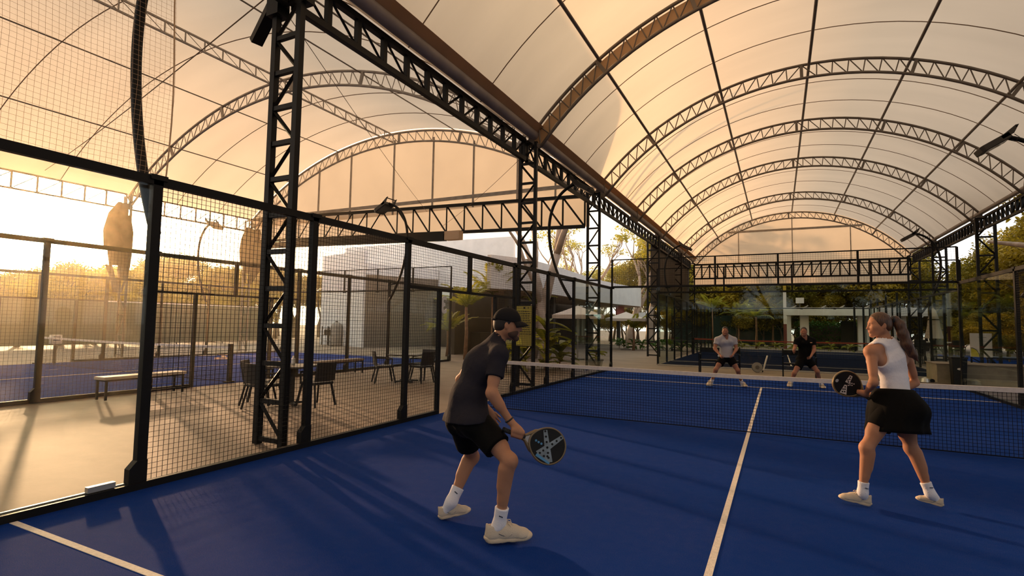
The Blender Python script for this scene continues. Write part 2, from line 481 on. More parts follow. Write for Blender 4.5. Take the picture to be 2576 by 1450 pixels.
def purlin(H, t, y0, y1, label, group, mt='galv', r=.042):
    x, z = arc_pt(H['xc'], H['half'], H['zs'], H['rise'], t, -.03)
    b = MB(); b.tube([(0, y0, 0), (0, y1, 0)], r, 8)
    o = b.build('roof_purlin', M[mt], None, smooth=True); o.location = (x, 0, z)
    return tag(o, label, 'purlin', group)
PN = ('lowest on the left slope', 'second up the left slope', 'along the crown', 'first down the right slope', 'lowest on the right slope')
# positions along the arc: sixths
for k, nm in zip((1, 2, 3, 4, 5), PN):
    purlin(RH, -1 + k / 3, -12, 33.2, 'long grey roof purlin of the near hall, ' + nm, 'purlins of the near hall')
for k, nm in zip((1, 2, 4, 5), ('lowest on the outer slope', 'second on the outer slope', 'first on the inner slope', 'lowest on the inner slope')):
    purlin(LH, -1 + k / 3, -14, 9.3, 'thin brown roof purlin of the left hall, ' + nm, 'purlins of the left hall', 'galv', .022)

def lattice(name, p0, p1, h, n, label, cat, group=None, mt='black', ch=.09, wv=.06, wd=.035, flip=True, webdir=None, updir=(0, 0, 1)):
    """parallel chord girder from p0 to p1 (top chord), depth h below"""
    p0 = Vector(p0); p1 = Vector(p1); root = empty(name, p0, 0, label, cat, group)
    p0 = p0 + (p1 - p0).normalized() * .07; p1 = p1 - (p1 - p0).normalized() * .07; root.location = p0
    d = p1 - p0; dn = Vector((0, 0, -h))
    part('top_chord', M[mt], root, lambda b: b.beam((0, 0, 0), d, ch))
    part('bottom_chord', M[mt], root, lambda b: b.beam(dn, d + dn, ch))
    T = [d * (i / n) for i in range(n + 1)]; B = [q + dn for q in T]
    def fd(i):
        if webdir is not None: return webdir(i)
        return (i < n // 2) if flip else True
    if wv > wd * 1.3:
        for i in range(n + 1): part('upright', M[mt], root, lambda b: b.beam(T[i], B[i], wv, wv))
    part('lattice_web', M[mt], root, lambda b: rod_path(b, zigzag(T, B, fd), wd * .6))
    return root

# the long black eave girder between the two halls, one length per bay of columns
EY = [-12.0, -4.15, 3.5, 9.35, 14.4, 19.7, 27.0, 33.2]
EN = ('above the camera, left of the near column', 'from near column to menu sign column', 'from menu sign column to corner column', 'first length past the corner column',
      'ending at the dark cladding', 'above the dark cladding, nearer half', 'above the dark cladding, farther half')
for i in range(7):
    n = max(8, int((EY[i + 1] - EY[i]) / .62))
    lattice('eave_girder', (-.5, EY[i], 6.45), (-.5, EY[i + 1], 6.45), .5, n, 'black eave girder between the halls, ' + EN[i], 'girder', 'left eave girders', ch=.10, wv=.085, wd=.045, webdir=(lambda j, n=n: True) if i < 1 else (lambda j, n=n: j < n * .42))
EN2 = ('beside the camera', 'right of the court, just outside the picture', 'right of the court at the picture edge', 'over the far right corner of the court', 'past the far glass wall on the right', 'far right, second from the gable', 'far right, next to the gable')
for i in range(7):
    n = max(8, int((EY[i + 1] - EY[i]) / .45))
    lattice('eave_girder', (13.3, EY[i], 6.45), (13.3, EY[i + 1], 6.45), .5, n, 'black lattice eave girder on the right, ' + EN2[i], 'girder', 'right eave girders', ch=.09, wv=.085, wd=.05)
EY3 = [-14, -4.15, 3.5, 9.3]
for i, nm in enumerate(('above the left end of the court fence', 'in front of the white sky', 'running into the gable corner')):
    n = int((EY3[i + 1] - EY3[i]) / .72)
    lattice('eave_girder', (-18.9, EY3[i], 6.75), (-18.9, EY3[i + 1], 6.75), .62, n, 'thin eave girder of the left hall, ' + nm, 'girder', 'outer eave girders of the left hall', mt='galv', ch=.06, wv=.05, wd=.025, webdir=lambda j, n=n: False)

# gutters along the eaves
def gutter(x, y0, y1, label, sgn):
    root = empty('roof_gutter', (x, y0, 6.6), 0, label, 'gutter')
    b = MB(); b.tube([(0, 0, 0), (0, y1 - y0, 0)], .13, 12); b.build('trough', M['gutter'], root, smooth=True)
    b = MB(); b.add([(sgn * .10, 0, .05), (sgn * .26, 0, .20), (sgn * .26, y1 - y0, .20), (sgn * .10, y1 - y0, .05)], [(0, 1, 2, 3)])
    o = b.build('shaded_edge_strip', M['flap'], root); s_ = o.modifiers.new('thick', 'SOLIDIFY'); s_.thickness = .01  # strip coloured brown to stand in for the membrane edge in shade
gutter(-.28, -12, 33.2, 'grey rain gutter with brown strip coloured as shaded membrane edge, above the black girder', 1)
g_ = empty('roof_gutter', (13.15, -12, 6.6), 0, 'slim grey rain gutter along the right eave', 'gutter')
b = MB(); b.tube([(0, 0, 0), (0, 45.2, 0)], .08, 10); b.build('trough', M['gutter'], g_, smooth=True)

# gables
def gable(H, y, z0, name, label, verts_x, horiz=None):
    b = MB(); vs_ = []; n = 40
    for i in range(n + 1):
        x, z = arc_pt(H['xc'], H['half'], H['zs'], H['rise'], -1 + 2 * i / n, .09)
        vs_ += [(x, y, z0), (x, y, z)]
    b.add(vs_, [(2 * i, 2 * i + 2, 2 * i + 3, 2 * i + 1) for i in range(n)])
    o = b.build(name, M['gable'], None, kind='structure')
    tag(o, label, 'wall')
    for x in verts_x:
        Rr = (H['half'] ** 2 + H['rise'] ** 2) / (2 * H['rise']); zc = H['zs'] + H['rise'] - Rr
        zt = zc + math.sqrt(max(0, Rr * Rr - (x - H['xc']) ** 2)) - .3
        part('frame_post', M['galvl'], o, lambda b2: b2.beam((x, y - .05, z0), (x, y - .05, zt), .06))
    if horiz:
        part('frame_rail', M['galvl'], o, lambda b2: b2.beam((H['xc'] - horiz[1], y - .05, horiz[0]), (H['xc'] + horiz[1], y - .05, horiz[0]), .07, .14))
    return o
gable(RH, 33.25, 6.3, 'wall_back', 'cream gable membrane closing the far end of the near hall', (2.9, 6.4, 9.9), (8.6, 4.2))
gable(RH, -12.1, 6.3, 'wall_front_added', 'cream gable membrane added unseen behind the camera, shutting sky out of the hall', (2.9, 6.4, 9.9))  # unseen gable added so that no sky mirrors in the far glass
gable(LH, 9.4, 6.3, 'wall_left', 'cream gable membrane closing the left hall', (-16.2, -14.2, -12.2, -9.7, -7.6, -5.6, -3.6, -2.0), (6.75, 8.6))
o_ = lattice('gable_girder', (-18.9, 9.3, 6.72), (-.75, 9.3, 6.3), 1.12, 21, 'black lattice girder under the cream gable of the left hall', 'girder', webdir=lambda j: j >= 10, ch=.12, wv=.075, wd=.06)
b = MB(); b.add([(-18.8, 9.5, 6.7), (-.7, 9.5, 6.3), (-.7, 9.5, 5.2), (-18.8, 9.5, 5.6)], [(0, 1, 2, 3)])
tag(b.build('gable_valance', M['gable']), 'tan fabric band behind the black gable girder of the left hall', 'fabric band')
lattice('gable_girder', (-.3, 33.1, 6.25), (13.2, 33.1, 6.25), 1.05, 24, 'black lattice girder under the far cream gable', 'girder', webdir=lambda j: j in (2, 3, 4, 5, 6, 7, 8, 9, 10, 17, 18, 19, 20, 21), ch=.12, wv=.09, wd=.05)
b = MB(); b.add([(-.3, 33.35, 6.4), (13.2, 33.35, 6.4), (13.2, 33.35, 4.75), (-.3, 33.35, 4.75)], [(0, 1, 2, 3)])
tag(b.build('gable_valance', M['gable']), 'tan fabric band behind the far gable girder', 'fabric band')
b = MB(); b.beam((-17.2, 8.9, 5.25), (-6.6, 8.9, 5.05), .28, .26)
rt = b.build('roller_tube', M['black']); tag(rt, 'thick black roller tube slung under the left gable girder', 'roller')
part('end_bracket', M['gable'], rt, lambda b2: b2.box((-6.2, 8.9, 5.1), (.7, .3, .35)))
# ridge lattice of the left hall
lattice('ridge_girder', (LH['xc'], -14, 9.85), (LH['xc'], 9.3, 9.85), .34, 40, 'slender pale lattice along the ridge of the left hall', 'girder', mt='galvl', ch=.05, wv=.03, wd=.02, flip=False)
# cables
def cable(pts, label, r=.012, mt='seam'):
    b = MB(); P = []
    for i in range(len(pts) - 1):
        a_, c_ = Vector(pts[i]), Vector(pts[i + 1])
        for k in range(8): P.append(a_.lerp(c_, k / 8) - Vector((0, 0, .10 * math.sin(PI * k / 8))))
    P.append(Vector(pts[-1]))
    b.tube(P, r, 5)
    return tag(b.build('tension_cable', M[mt]), label, 'cable')
cable([(-.85, -4.15, 6.2), (-18.6, .5, 6.95)], 'thin cable from the near lattice column across to the left eave', r=.010)
cable([(-.85, -4.0, 6.1), (-7.6, 9.0, 6.2)], 'thin slanting cable from the near column to the gable girder', r=.006)
cable([(-.75, 3.6, 6.0), (-6.9, 9.0, 5.5)], 'thin cable from the menu sign column down to the gable girder', r=.006)

# ---------------------------------------------------------------- lattice columns
def column(x, y, h, w_, label, group, mt='black', ch=.085, step=.5, ph=0, depth=0.0):
    root = empty('lattice_column', (x, y, 0), 0, label, 'column', group)
    for s_ in (-1, 1):
        part('upright', M[mt], root, lambda b: b.beam((s_ * w_ / 2, 0, -.01), (s_ * w_ / 2, 0, h), ch, ch + depth))
    n = int(h / step)
    Zs = [.06 + i * (h - .1) / n for i in range(n + 1)]
    for z in Zs: part('rung', M[mt], root, lambda b: b.beam((-w_ / 2, 0, z), (w_ / 2, 0, z), ch * .72, ch * .72))
    def dg(b):
        s0 = 1 if ph % 2 == 0 else -1
        rod_path(b, [((s0 if i % 2 == 0 else -s0) * w_ / 2, 0, z) for i, z in enumerate(Zs)], ch * .36)
    part('lacing', M[mt], root, dg)
    return root
c1 = column(-.50, -4.15, 6.5, .46, 'tall black lattice column standing close behind the near fence', 'black lattice columns between the halls')
def knee(b):
    b.beam((-.30, 0, 6.0), (-.78, .1, 5.62), .16, .10)
    b.box((-.22, 0, 6.05), (.22, .2, .5)); b.box((.24, .05, 6.2), (.2, .16, .6))
part('bracket', M['black'], c1, knee)
c2 = column(-.42, 3.5, 6.4, .44, 'black lattice column carrying the yellow menu sign', 'black lattice columns between the halls', ch=.08)
column(-.50, 9.35, 6.4, .44, 'black lattice column at the gable corner above the potted plant', 'black lattice columns between the halls', ch=.08, step=.62)
for y, ww in ((19.7, 'at the near edge of the dark cladding'), (27.0, 'in the middle of the dark cladding'), (33.1, 'at the far left corner under the gable')):
    column(-.5, y, 6.4, .6, 'black lattice column ' + ww, 'black lattice columns between the halls', ch=.09, step=.7)
for y, ww in ((14.4, 'on the right beyond the court corner'), (19.7, 'on the right, second beyond the court'), (27.0, 'on the right near the hanging lamp'), (33.1, 'on the right at the gable end')):
    column(13.3, y, 6.4, .6, 'black lattice column ' + ww, 'right lattice columns', ch=.10, step=.8)
for y, ww in ((3.5, 'wrapped in a torn banner against the sun'), (9.2, 'under the gable corner with a dark tarp')):
    column(-18.9, y, 6.7, .5, 'slim outer eave column ' + ww, 'outer lattice columns', mt='galv', ch=.07, step=.8)
column(-18.9, -4.15, 6.7, .5, 'slim lattice column at the outer eave past the left picture edge', 'outer lattice columns', mt='galv', ch=.07, step=.8)
# dark cladding on the left beyond the far wall
clad = empty('side_cladding', (-.5, 19.7, 0), 0, 'dark brown boarded side wall below the far left eave', 'cladding')
M['clad'] = mat('dark brown board', (.028, .018, .010), .7, var=.3, vscale=1)
for i in range(7):
    part('board', M['clad'], clad, lambda b: b.box((-.12, .95 + i * 1.92, 4.45), (.06, 1.88, 3.4)))
# ---------------------------------------------------------------- courts
def slab(name, x0, x1, y0, y1, m, label, z=0.0):
    b = MB(); b.box(((x0 + x1) / 2, (y0 + y1) / 2, z - .0075), (x1 - x0, y1 - y0, .015))
    return tag(b.build(name, m), label, 'court')
def court_lines(root, xm, half=5.0, sl=6.95, y0=0.0, z=.002, w_=.05, m='line', far_only=False):
    def ln(x0, x1, ya, yb):
        b = MB(); b.box(((x0 + x1) / 2, (ya + yb) / 2, z), (abs(x1 - x0), abs(yb - ya), .004)); b.build('court_line', M[m], root)
    ln(xm - half + .05, xm + half - .05, y0 + sl - w_ / 2, y0 + sl + w_ / 2)
    ln(xm - half + .05, xm + half - .05, y0 - sl - w_ / 2, y0 - sl + w_ / 2)
    ln(xm - w_ / 2, xm + w_ / 2, y0 - sl + .03, y0 + sl - .03)

t1c = slab('court_turf', .02, 9.98, -10, 10, M['turf'], 'sanded royal blue turf of the court in front, with white lines')
court_lines(t1c, 5.0)
t2c = slab('court_turf', -16.98, -7.02, -10, 10, M['turf'], 'royal blue turf of the sunlit court on the left')
court_lines(t2c, -12.0)
t3c = slab('court_turf', .92, 10.88, 13.65, 33.5, M['turf3'], 'dark navy turf beyond the glass back wall')
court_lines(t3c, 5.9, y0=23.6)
t4c = slab('court_turf', 14.6, 24.6, 22.0, 36.0, M['turf'], 'strip of royal blue turf at the far right behind the bench')

def net(name, x0, x1, y, label, tape='tape', cell=.045, r=.0022, zp=.92, zc=.885, posts=True, group=None):
    root = empty(name, ((x0 + x1) / 2, y, 0), 0, label, 'net', group)
    hw = (x1 - x0) / 2
    def ztop(x): return zc + (zp - zc) * abs(x / hw) ** 1.3
    def mesh(b):
        nx = int(2 * hw / cell)
        for i in range(nx + 1):
            x = -hw + 2 * hw * i / nx
            b.beam((x, 0, .02), (x, 0, ztop(x) - .04), r * 2)
        nz = int(.84 / cell)
        for k in range(nz + 1):
            z = .02 + k * cell
            b.beam((-hw, 0, z), (0, 0, z), r * 2); b.beam((0, 0, z), (hw, 0, z), r * 2)
    o = part('net_mesh', M['net'], root, mesh)
    def tp(b):
        n = 24
        for s_ in range(n):
            xa = -hw + 2 * hw * s_ / n; xb = -hw + 2 * hw * (s_ + 1) / n
            za, zb = ztop(xa), ztop(xb)
            T = .011
            pts = [(xa, -T, za - .065), (xa, T, za - .065), (xa, T, za - .004), (xa, 0, za), (xa, -T, za - .004)]
            pt2 = [(xb, -T, zb - .065), (xb, T, zb - .065), (xb, T, zb - .004), (xb, 0, zb), (xb, -T, zb - .004)]
            k = len(b.v); b.v += pts + pt2
            for i in range(5):
                j = (i + 1) % 5; b.f.append((k + i, k + j, k + 5 + j, k + 5 + i))
            if s_ == 0: b.f.append((k + 4, k + 3, k + 2, k + 1, k))
            if s_ == n - 1: b.f.append((k + 5, k + 6, k + 7, k + 8, k + 9))
    part('net_tape', M[tape], root, tp)
    part('bottom_cord', M['net'], root, lambda b: b.tube([(-hw, 0, .02), (hw, 0, .02)], .008, 6))
    if posts:
        for s_ in (-1, 1):
            def po(b):
                b.box((s_ * (hw + .05), 0, .49), (.09, .10, .98)); b.box((s_ * (hw + .05), 0, .02), (.16, .2, .04))
            part('net_post', M['black'], root, po, bevel=.006)
    return root
net('court_net', .14, 9.86, 0, 'black net with a pale tape across the court in front')
net('court_net', -16.86, -7.14, 0, 'black net with a pale tape across the sunlit left court', cell=.06, r=.002)
M['redtape'] = mat('rust red tape', (.30, .05, .02), .7)
net('court_net', 1.05, 10.75, 23.6, 'net with a rust red tape on the navy court', tape='redtape', cell=.12, r=.0025)
for s_ in (-1, 1):
    pass

# ---- fences
def wires(b, axis, a0, a1, z0, z1, r=.0022, cell=.05, wav=0.0):
    """welded mesh in the plane axis, from a0 to a1 along it (local coordinates)"""
    n = max(1, round((a1 - a0) / cell)); k = max(1, round((z1 - z0) / cell))
    def P(a, z): return (0, a, z) if axis == 'y' else (a, 0, z)
    for i in range(1, n):
        a = a0 + (a1 - a0) * i / n; b.beam(P(a, z0), P(a, z1), r * 2)
    for j in range(k + 1):
        z = z0 + (z1 - z0) * j / k; b.beam(P(a0, z), P(a1, z), r * 2)

def side_fence(name, x, label, outward, y_lo=-10, y_hi=10, cell=.05, r=.0018, near_glass=True, H=3.0, number=False, post=.09, gates=((-1.06, 1.06),)):
    """steel side fence of a court: glass at both ends, mesh between, open gates at the net"""
    root = empty(name, (x, 0, 0), 0, label, 'fence')
    for y in (-10, -8, -6, -4, -2, 2, 4, 6, 8, 10):
        if y < y_lo - .1 or y > y_hi + .1: continue
        thin = abs(y) in (8,)
        if thin: continue
        def po(b):
            b.box((outward * .02, y, H / 2), (.07, post, H))
            b.box((outward * .02, y, H - .01), (.10, .16, .05))
            # stepped foot on the outside
            b.prism([(-.11, 0), (.05, 0), (.05, .27), (-.045, .27), (-.11, .20)], .08, Matrix.Translation((outward * .02 - .04, y, 0)) @ Matrix(((0, 0, 1, 0), (1, 0, 0, 0), (0, 1, 0, 0), (0, 0, 0, 1))))
        part('fence_post', M['black'], root, po)
    for s_, y in ((-1, -1.06), (1, 1.06)):
        part('gate_post', M['black'], root, lambda b: b.box((outward * .02, y, 1.1), (.06, .08, 2.2)))
    part('header_stub', M['black'], root, lambda b: b.box((outward * .02, -.02, 2.6), (.06, .09, .8)))
    part('top_rail', M['black'], root, lambda b: b.beam((outward * .02, y_lo, H - .04), (outward * .02, y_hi, H - .04), .07, .085))
    part('gate_header', M['black'], root, lambda b: b.beam((outward * .02, -2, 2.2), (outward * .02, 2, 2.2), .05, .05))
    # base rail with a bright top edge
    for a, c in ((y_lo, -1.06), (1.06, y_hi)):
        part('base_rail', M['black'], root, lambda b: b.box((0, (a + c) / 2, .03), (.07, c - a, .07)))
    for a, c in ((-6, -4), (-4, -2), (2, 4), (4, 6)):
        for z0, z1 in ((.07, H - .08),):
            part('mesh_panel', M['wire'], root, lambda b: wires(b, 'y', a + .05, c - .05, z0, z1, r, cell))
    for a, c in ((-2, -1.1), (1.1, 2)):
        part('mesh_panel', M['wire'], root, lambda b: wires(b, 'y', a + .05, c, .07, 2.17, r, cell))
    for a, c in ((-2, -.06), (.02, 2)):
        part('mesh_panel', M['wire'], root, lambda b: wires(b, 'y', a + .05, c - .03, 2.24, H - .08, r, cell))
    for a, c in ((6, 8), (8, 10), (-10, -8), (-8, -6)):
        if a < y_lo - .1: continue
        part('glass_panel', M['glass'], root, lambda b: b.box((0, (a + c) / 2, 1.49), (.012, c - a - .02, 2.86)))
    return root
fA = side_fence('court_fence', 0, 'black steel mesh and glass fence along the left side of the court in front', -1)
fB = side_fence('court_fence', 10, 'black steel and glass fence along the right side of the court in front', 1)
fC = side_fence('court_fence', -7, 'black mesh fence on the near side of the left court', 1, cell=.065, r=.0016, H=3.08)
fD = side_fence('court_fence', -17, 'black mesh fence on the sunset side of the left court', -1, cell=.09, r=.0016, H=3.1)
# white numeral hung beside the gate, read from outside the court
def text_mesh(name, body, size, m, parent, loc, rot, extrude=.003, offset=0.0, shear=0.0):
    c = bpy.data.curves.new(name, 'FONT'); c.body = body; c.size = size; c.extrude = extrude; c.offset = offset; c.shear = shear
    c.align_x = 'CENTER'; c.align_y = 'CENTER'; c.resolution_u = 3
    t = bpy.data.objects.new(name + '_src', c); COL.objects.link(t)
    dg_ = bpy.context.evaluated_depsgraph_get(); me = bpy.data.meshes.new_from_object(t.evaluated_get(dg_))
    bpy.data.objects.remove(t); bpy.data.curves.remove(c)
    me.name = name; me.materials.clear(); me.materials.append(m)
    o = bpy.data.objects.new(name, me); COL.objects.link(o); o.parent = parent
    o.location = loc; o.rotation_euler = rot
    return o
text_mesh('court_number', '3', .42, mat('grey white numeral', (.62, .60, .55), .7), fA, (-.03, -.90, 1.92), (R(90), 0, R(-90)), .008, .012)
# clamp on the glass bottom edge
M['alu'] = mat('bare aluminium', (.62, .58, .54), .35, metal=.7)
part('glass_clamp', M['alu'], fA, lambda b: (b.box((-.02, -6.32, .095), (.05, .22, .05)), b.box((-.03, -6.40, .05), (.03, .04, .10))))
part('base_strip', M['alu'], fA, lambda b: b.box((-.045, -8.0, .058), (.02, 3.9, .03)))

def end_wall(name, y, x0, x1, label, Hg=3.0, Ht=4.0, bays=5, mesh=True, cell=.05, posts_at=None, back=1):
    root = empty(name, (x0, y, 0), 0, label, 'glass wall')
    L = x1 - x0; wv = L / bays
    for i in range(bays):
        part('glass_panel', M['glass'], root, lambda b: b.box((i * wv + wv / 2, 0, Hg / 2), (wv - .012, .012, Hg - .04)))
        part('glass_bracket', M['black'], root, lambda b: b.box((i * wv, back * .03, Hg - .03), (.16, .05, .08)))
    part('glass_rail', M['black'], root, lambda b: b.beam((0, back * .03, Hg), (L, back * .03, Hg), .06, .07))
    if mesh:
        part('top_rail', M['black'], root, lambda b: b.beam((0, back * .03, Ht), (L, back * .03, Ht), .035, .035))
        for i, x in enumerate(posts_at or [k * wv for k in range(bays + 1)]):
            part('mesh_post', M['black'], root, lambda b: b.beam((x, back * .03, Hg), (x, back * .03, Ht), .045, .06))
        part('mesh_panel', M['wire'], root, lambda b: wires(b, 'x', 0, L, Hg + .05, Ht, .0018, cell))
    part('base_channel', M['alu'], root, lambda b: b.box((L / 2, 0, .015), (L, .05, .05)))
    return root
end_wall('glass_wall', 10.0, 0.0, 10.0, 'clear glass back wall with a mesh top at the far end of the court in front', posts_at=[0, 3.55, 5.45, 7.62, 10], back=1, cell=.07)
end_wall('glass_wall', 13.6, .92, 10.92, 'clear glass front wall of the navy court', posts_at=[0, 2.6, 5, 7.5, 10], cell=.10)
end_wall('glass_wall', 10.0, -17, -7, 'clear glass end wall of the left court', mesh=True, cell=.09)
def plain_fence(name, x, y0, y1, label, step=2.0, H=3.0, z1=3.0):
    root = empty(name, (x, y0, 0), 0, label, 'fence')
    n = round((y1 - y0) / step)
    for i in range(n + 1): part('fence_post', M['black'], root, lambda b: b.box((0, i * step, H / 2), (.07, .09, H)))
    part('top_rail', M['black'], root, lambda b: b.beam((0, 0, H), (0, y1 - y0, H), .06, .07))
    for i in (0, 1, n - 2, n - 1): part('glass_panel', M['glass'], root, lambda b: b.box((0, (i + .5) * step, H / 2), (.012, step - .03, H - .05)))
    for i in range(2, n - 2): part('mesh_panel', M['wire'], root, lambda b: wires(b, 'y', i * step, (i + 1) * step, .1, H, .003, .12))
plain_fence('court_fence', .92, 13.7, 33.7, 'black fence on the left side of the navy court')
plain_fence('court_fence', 10.92, 13.7, 33.7, 'black fence on the right side of the navy court')
end_wall('glass_wall', 33.6, .92, 10.92, 'glass wall at the far end of the navy court', mesh=False)

# ---- ball net hung above the near fence
M['cord'] = mat('tan nylon cord', (.62, .42, .24), .8)
bn = empty('ball_net', (-.05, -5.9, 3.0), 0, 'fine tan ball stop net hung above the left fence, near the camera', 'net')
def bnet(b):
    c = .048; y1 = -6.0; z1 = 4.6
    n = int(6.0 / c); k = int(z1 / c)
    for i in range(n + 1):
        y = -i * c; b.tube([(.03 * math.sin(y * 3 + z), y + .025 * math.sin(z * 2.1), z) for z in (0, .9, 1.9, 2.9, 3.8, z1)], .0012, 3, cap=False)
    for j in range(k + 1):
        z = j * c; b.tube([(.03 * math.sin(y * 3 + z), y + .025 * math.sin(z * 2.1), z + .02 * math.sin(y * 2)) for y in [-6 * q / 8 for q in range(9)]], .0012, 3, cap=False)
part('net_mesh', M['cord'], bn, bnet)
part('edge_rope', M['cord'], bn, lambda b: b.tube([(0, .025 * math.sin(z * 2.1), z) for z in [q * .3 for q in range(16)]], .008, 5))

# ---------------------------------------------------------------- floodlights on bowed poles
def floodlight(loc, rz, label, H0=2.35, group='floodlights on bowed poles', bow=.95, top=5.85, reach=.05, tilt=30, rp=.045, head=(.46, .50, .13)):
    """pole in the local x-z plane: clamped at z=H0, bowing to -x, leaning back over +x"""
    root = empty('floodlight', loc, rz, label, 'floodlight', group)
    # cubic through clamp, belly and tip
    p0 = Vector((-.08, 0, H0)); p1 = Vector((-bow, 0, H0 + (top - H0) * .35)); p2 = Vector((-bow * 1.26, 0, H0 + (top - H0) * .9)); p3 = Vector((reach, 0, top))
    pts = []
    for i in range(33):
        t = i / 32; pts.append(p0 * (1 - t) ** 3 + p1 * 3 * t * (1 - t) ** 2 + p2 * 3 * t * t * (1 - t) + p3 * t ** 3)
    part('pole', M['black'], root, lambda b: b.tube(pts, rp, 10), smooth=True)
    part('strut', M['black'], root, lambda b: b.beam((-.02, 0, 2.9), pts[5], .03, .05))
    hd = Matrix.Translation(p3) @ Matrix.Rotation(R(tilt), 4, 'Y')
    def hs(b):
        L, W, T = head
        b.prism([(-.05, -W / 2), (L, -W / 2), (L + .06, -W * .42), (L + .06, W * .42), (L, W / 2), (-.05, W / 2)], T, hd @ Matrix.Translation((.05, 0, -T / 2)))
    part('lamp_housing', M['lamp'], root, hs, bevel=.012)
    part('lamp_glass', M['lampglass'], root, lambda b: b.box(hd @ Vector((.29, 0, -head[2] / 2 - .004)), (.38, .42, .006), M=hd.to_3x3()))
    def br(b):
        for s_ in (-1, 1):
            b.prism([(-.22, .10), (-.16, .12), (.16, .05), (.16, -.02), (-.05, -.02)], .012, hd @ Matrix.Translation((0, s_ * head[1] * .5, 0)) @ Matrix.Rotation(R(90), 4, 'X'))
        b.beam(hd @ Vector((-.16, -head[1] * .5, .08)), hd @ Vector((-.16, head[1] * .5, .08)), .03)
    part('lamp_bracket', M['lamp'], root, br)
    part('cable', M['black'], root, lambda b: b.tube([hd @ Vector(p) for p in ((-.1, .1, -.03), (-.12, .12, -.14), (-.02, .12, -.18), (.06, .1, -.06))], .008, 5))
    return root
M['lamp'] = mat('grey brown cast lamp housing', (.045, .04, .034), .45, metal=.3)
M['lampglass'] = mat('dull lamp glass', (.10, .095, .085), .15, spec=.6)
floodlight((0, -5.95, 0), 0, 'bowed black light pole on the nearest fence post, its lamp above the picture', rp=.05, H0=2.45, bow=.72)
floodlight((0, 5.92, 0), 0, 'floodlight on a bowed pole above the left fence beyond the net')
floodlight((10, 5.92, 0), PI, 'large dark floodlight hanging in from the right picture edge')
floodlight((-7, 5.92, 0), PI, 'floodlight over the left court in front of the cream gable')
floodlight((-17, -5.9, 0), 0, 'floodlight on the sunset side of the left court, past the picture edge')
floodlight((-17, 5.92, 0), 0, 'thin bowed floodlight against the white sky at the gable corner')
floodlight((.92, 19.6, 0), 0, 'floodlight at the near end of the dark cladding')
floodlight((10.92, 19.6, 0), PI, 'floodlight under the far right of the roof, above the woman')
# ---------------------------------------------------------------- building on the left and behind
bld = empty('club_building', (-15.4, 20.5, 0), 0, 'low white brick club building with dark recess, behind the palms', 'building')
def wl(a, c, z0, z1, th, m, name):
    b = MB(); a = Vector((a[0] + 15.4, a[1] - 20.5, 0)); c = Vector((c[0] + 15.4, c[1] - 20.5, 0)); mid = (a + c) / 2; d = c - a
    b.box((mid.x, mid.y, (z0 + z1) / 2), (d.length, th, z1 - z0), math.atan2(d.y, d.x))
    return b.build(name, m, bld)
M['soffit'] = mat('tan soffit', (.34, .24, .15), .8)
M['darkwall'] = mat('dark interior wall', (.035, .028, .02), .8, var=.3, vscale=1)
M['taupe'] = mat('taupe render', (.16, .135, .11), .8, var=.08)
wl((-22.5, 17.9), (-17.5, 16.45), -.02, 6.0, .25, M['brickw'], 'facade_wall')
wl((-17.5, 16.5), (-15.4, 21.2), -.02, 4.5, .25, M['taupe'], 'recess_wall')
wl((-17.5, 16.5), (-15.4, 21.2), 4.5, 5.2, .3, M['white'], 'lintel')
wl((-24.0, 21.5), (-9.55, 21.2), 3.2, 7.15, .25, M['white'], 'high_wall')
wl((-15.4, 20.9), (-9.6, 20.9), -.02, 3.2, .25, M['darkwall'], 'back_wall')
pp = [(-9.6, 20.6), (-6.4, 12.3), (-5.45, 14.5), (-5.5, 19), (-5.95, 26), (-5.6, 31), (-5.0, 36)]
for i in range(len(pp) - 1): wl(pp[i], pp[i + 1], 3.2, 4.75, .22, M['brickw'] if i < 2 else M['white'], 'parapet')
for i in range(1, len(pp) - 1):
    b = MB(); q = [(pp[i][0] + 15.4, pp[i][1] - 20.5), (pp[i + 1][0] + 15.4, pp[i + 1][1] - 20.5), (pp[i + 1][0] + 12, pp[i + 1][1] - 20.5), (pp[i][0] + 12, pp[i][1] - 20.5)]
    b.prism(q, .08, Matrix.Translation((0, 0, 3.12))); b.build('soffit', M['soffit'], bld)
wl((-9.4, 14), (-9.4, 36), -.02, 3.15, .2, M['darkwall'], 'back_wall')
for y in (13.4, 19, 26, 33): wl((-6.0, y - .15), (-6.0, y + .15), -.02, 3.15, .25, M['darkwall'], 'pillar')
for i, y in enumerate((16.5, 19.4, 23.0)):
    part('shelf', M['taupe'], bld, lambda b: b.box((6.3, y - 20.5, 1.9), (.3, 2.0, .06)))
    part('cabinet', M['darkwall'], bld, lambda b: b.box((6.4, y - 20.5, .55), (.6, 1.8, 1.1)))
M['lampon'], _nt, _o = newmat('lit bulb'); _e = _nt.nodes.new('ShaderNodeEmission'); _e.inputs[0].default_value = (1, .93, .8, 1); _e.inputs[1].default_value = 2.5; _nt.links.new(_e.outputs[0], _o.inputs[0])
part('wall_light', M['lampon'], bld, lambda b: b.box((1.55, .05, 2.1), (.06, .05, .22)))
part('wall_light', M['lampon'], bld, lambda b: b.box((1.55, .05, 2.6), (.06, .05, .10)))
part('wall_socket', M['dark'], bld, lambda b: b.box((-1.35, -1.6, 1.8), (.05, .12, .25)))
# red counter panels at the far end of the terrace
part('red_panel', mat('dusty red panel', (.35, .07, .05), .7), bld, lambda b: b.box((9.6, 12.2, 2.6), (.1, 2.2, 1.2)))
part('sign_plate', M['white'], bld, lambda b: b.box((11.9, 9.8, 2.35), (.5, .05, .42)))

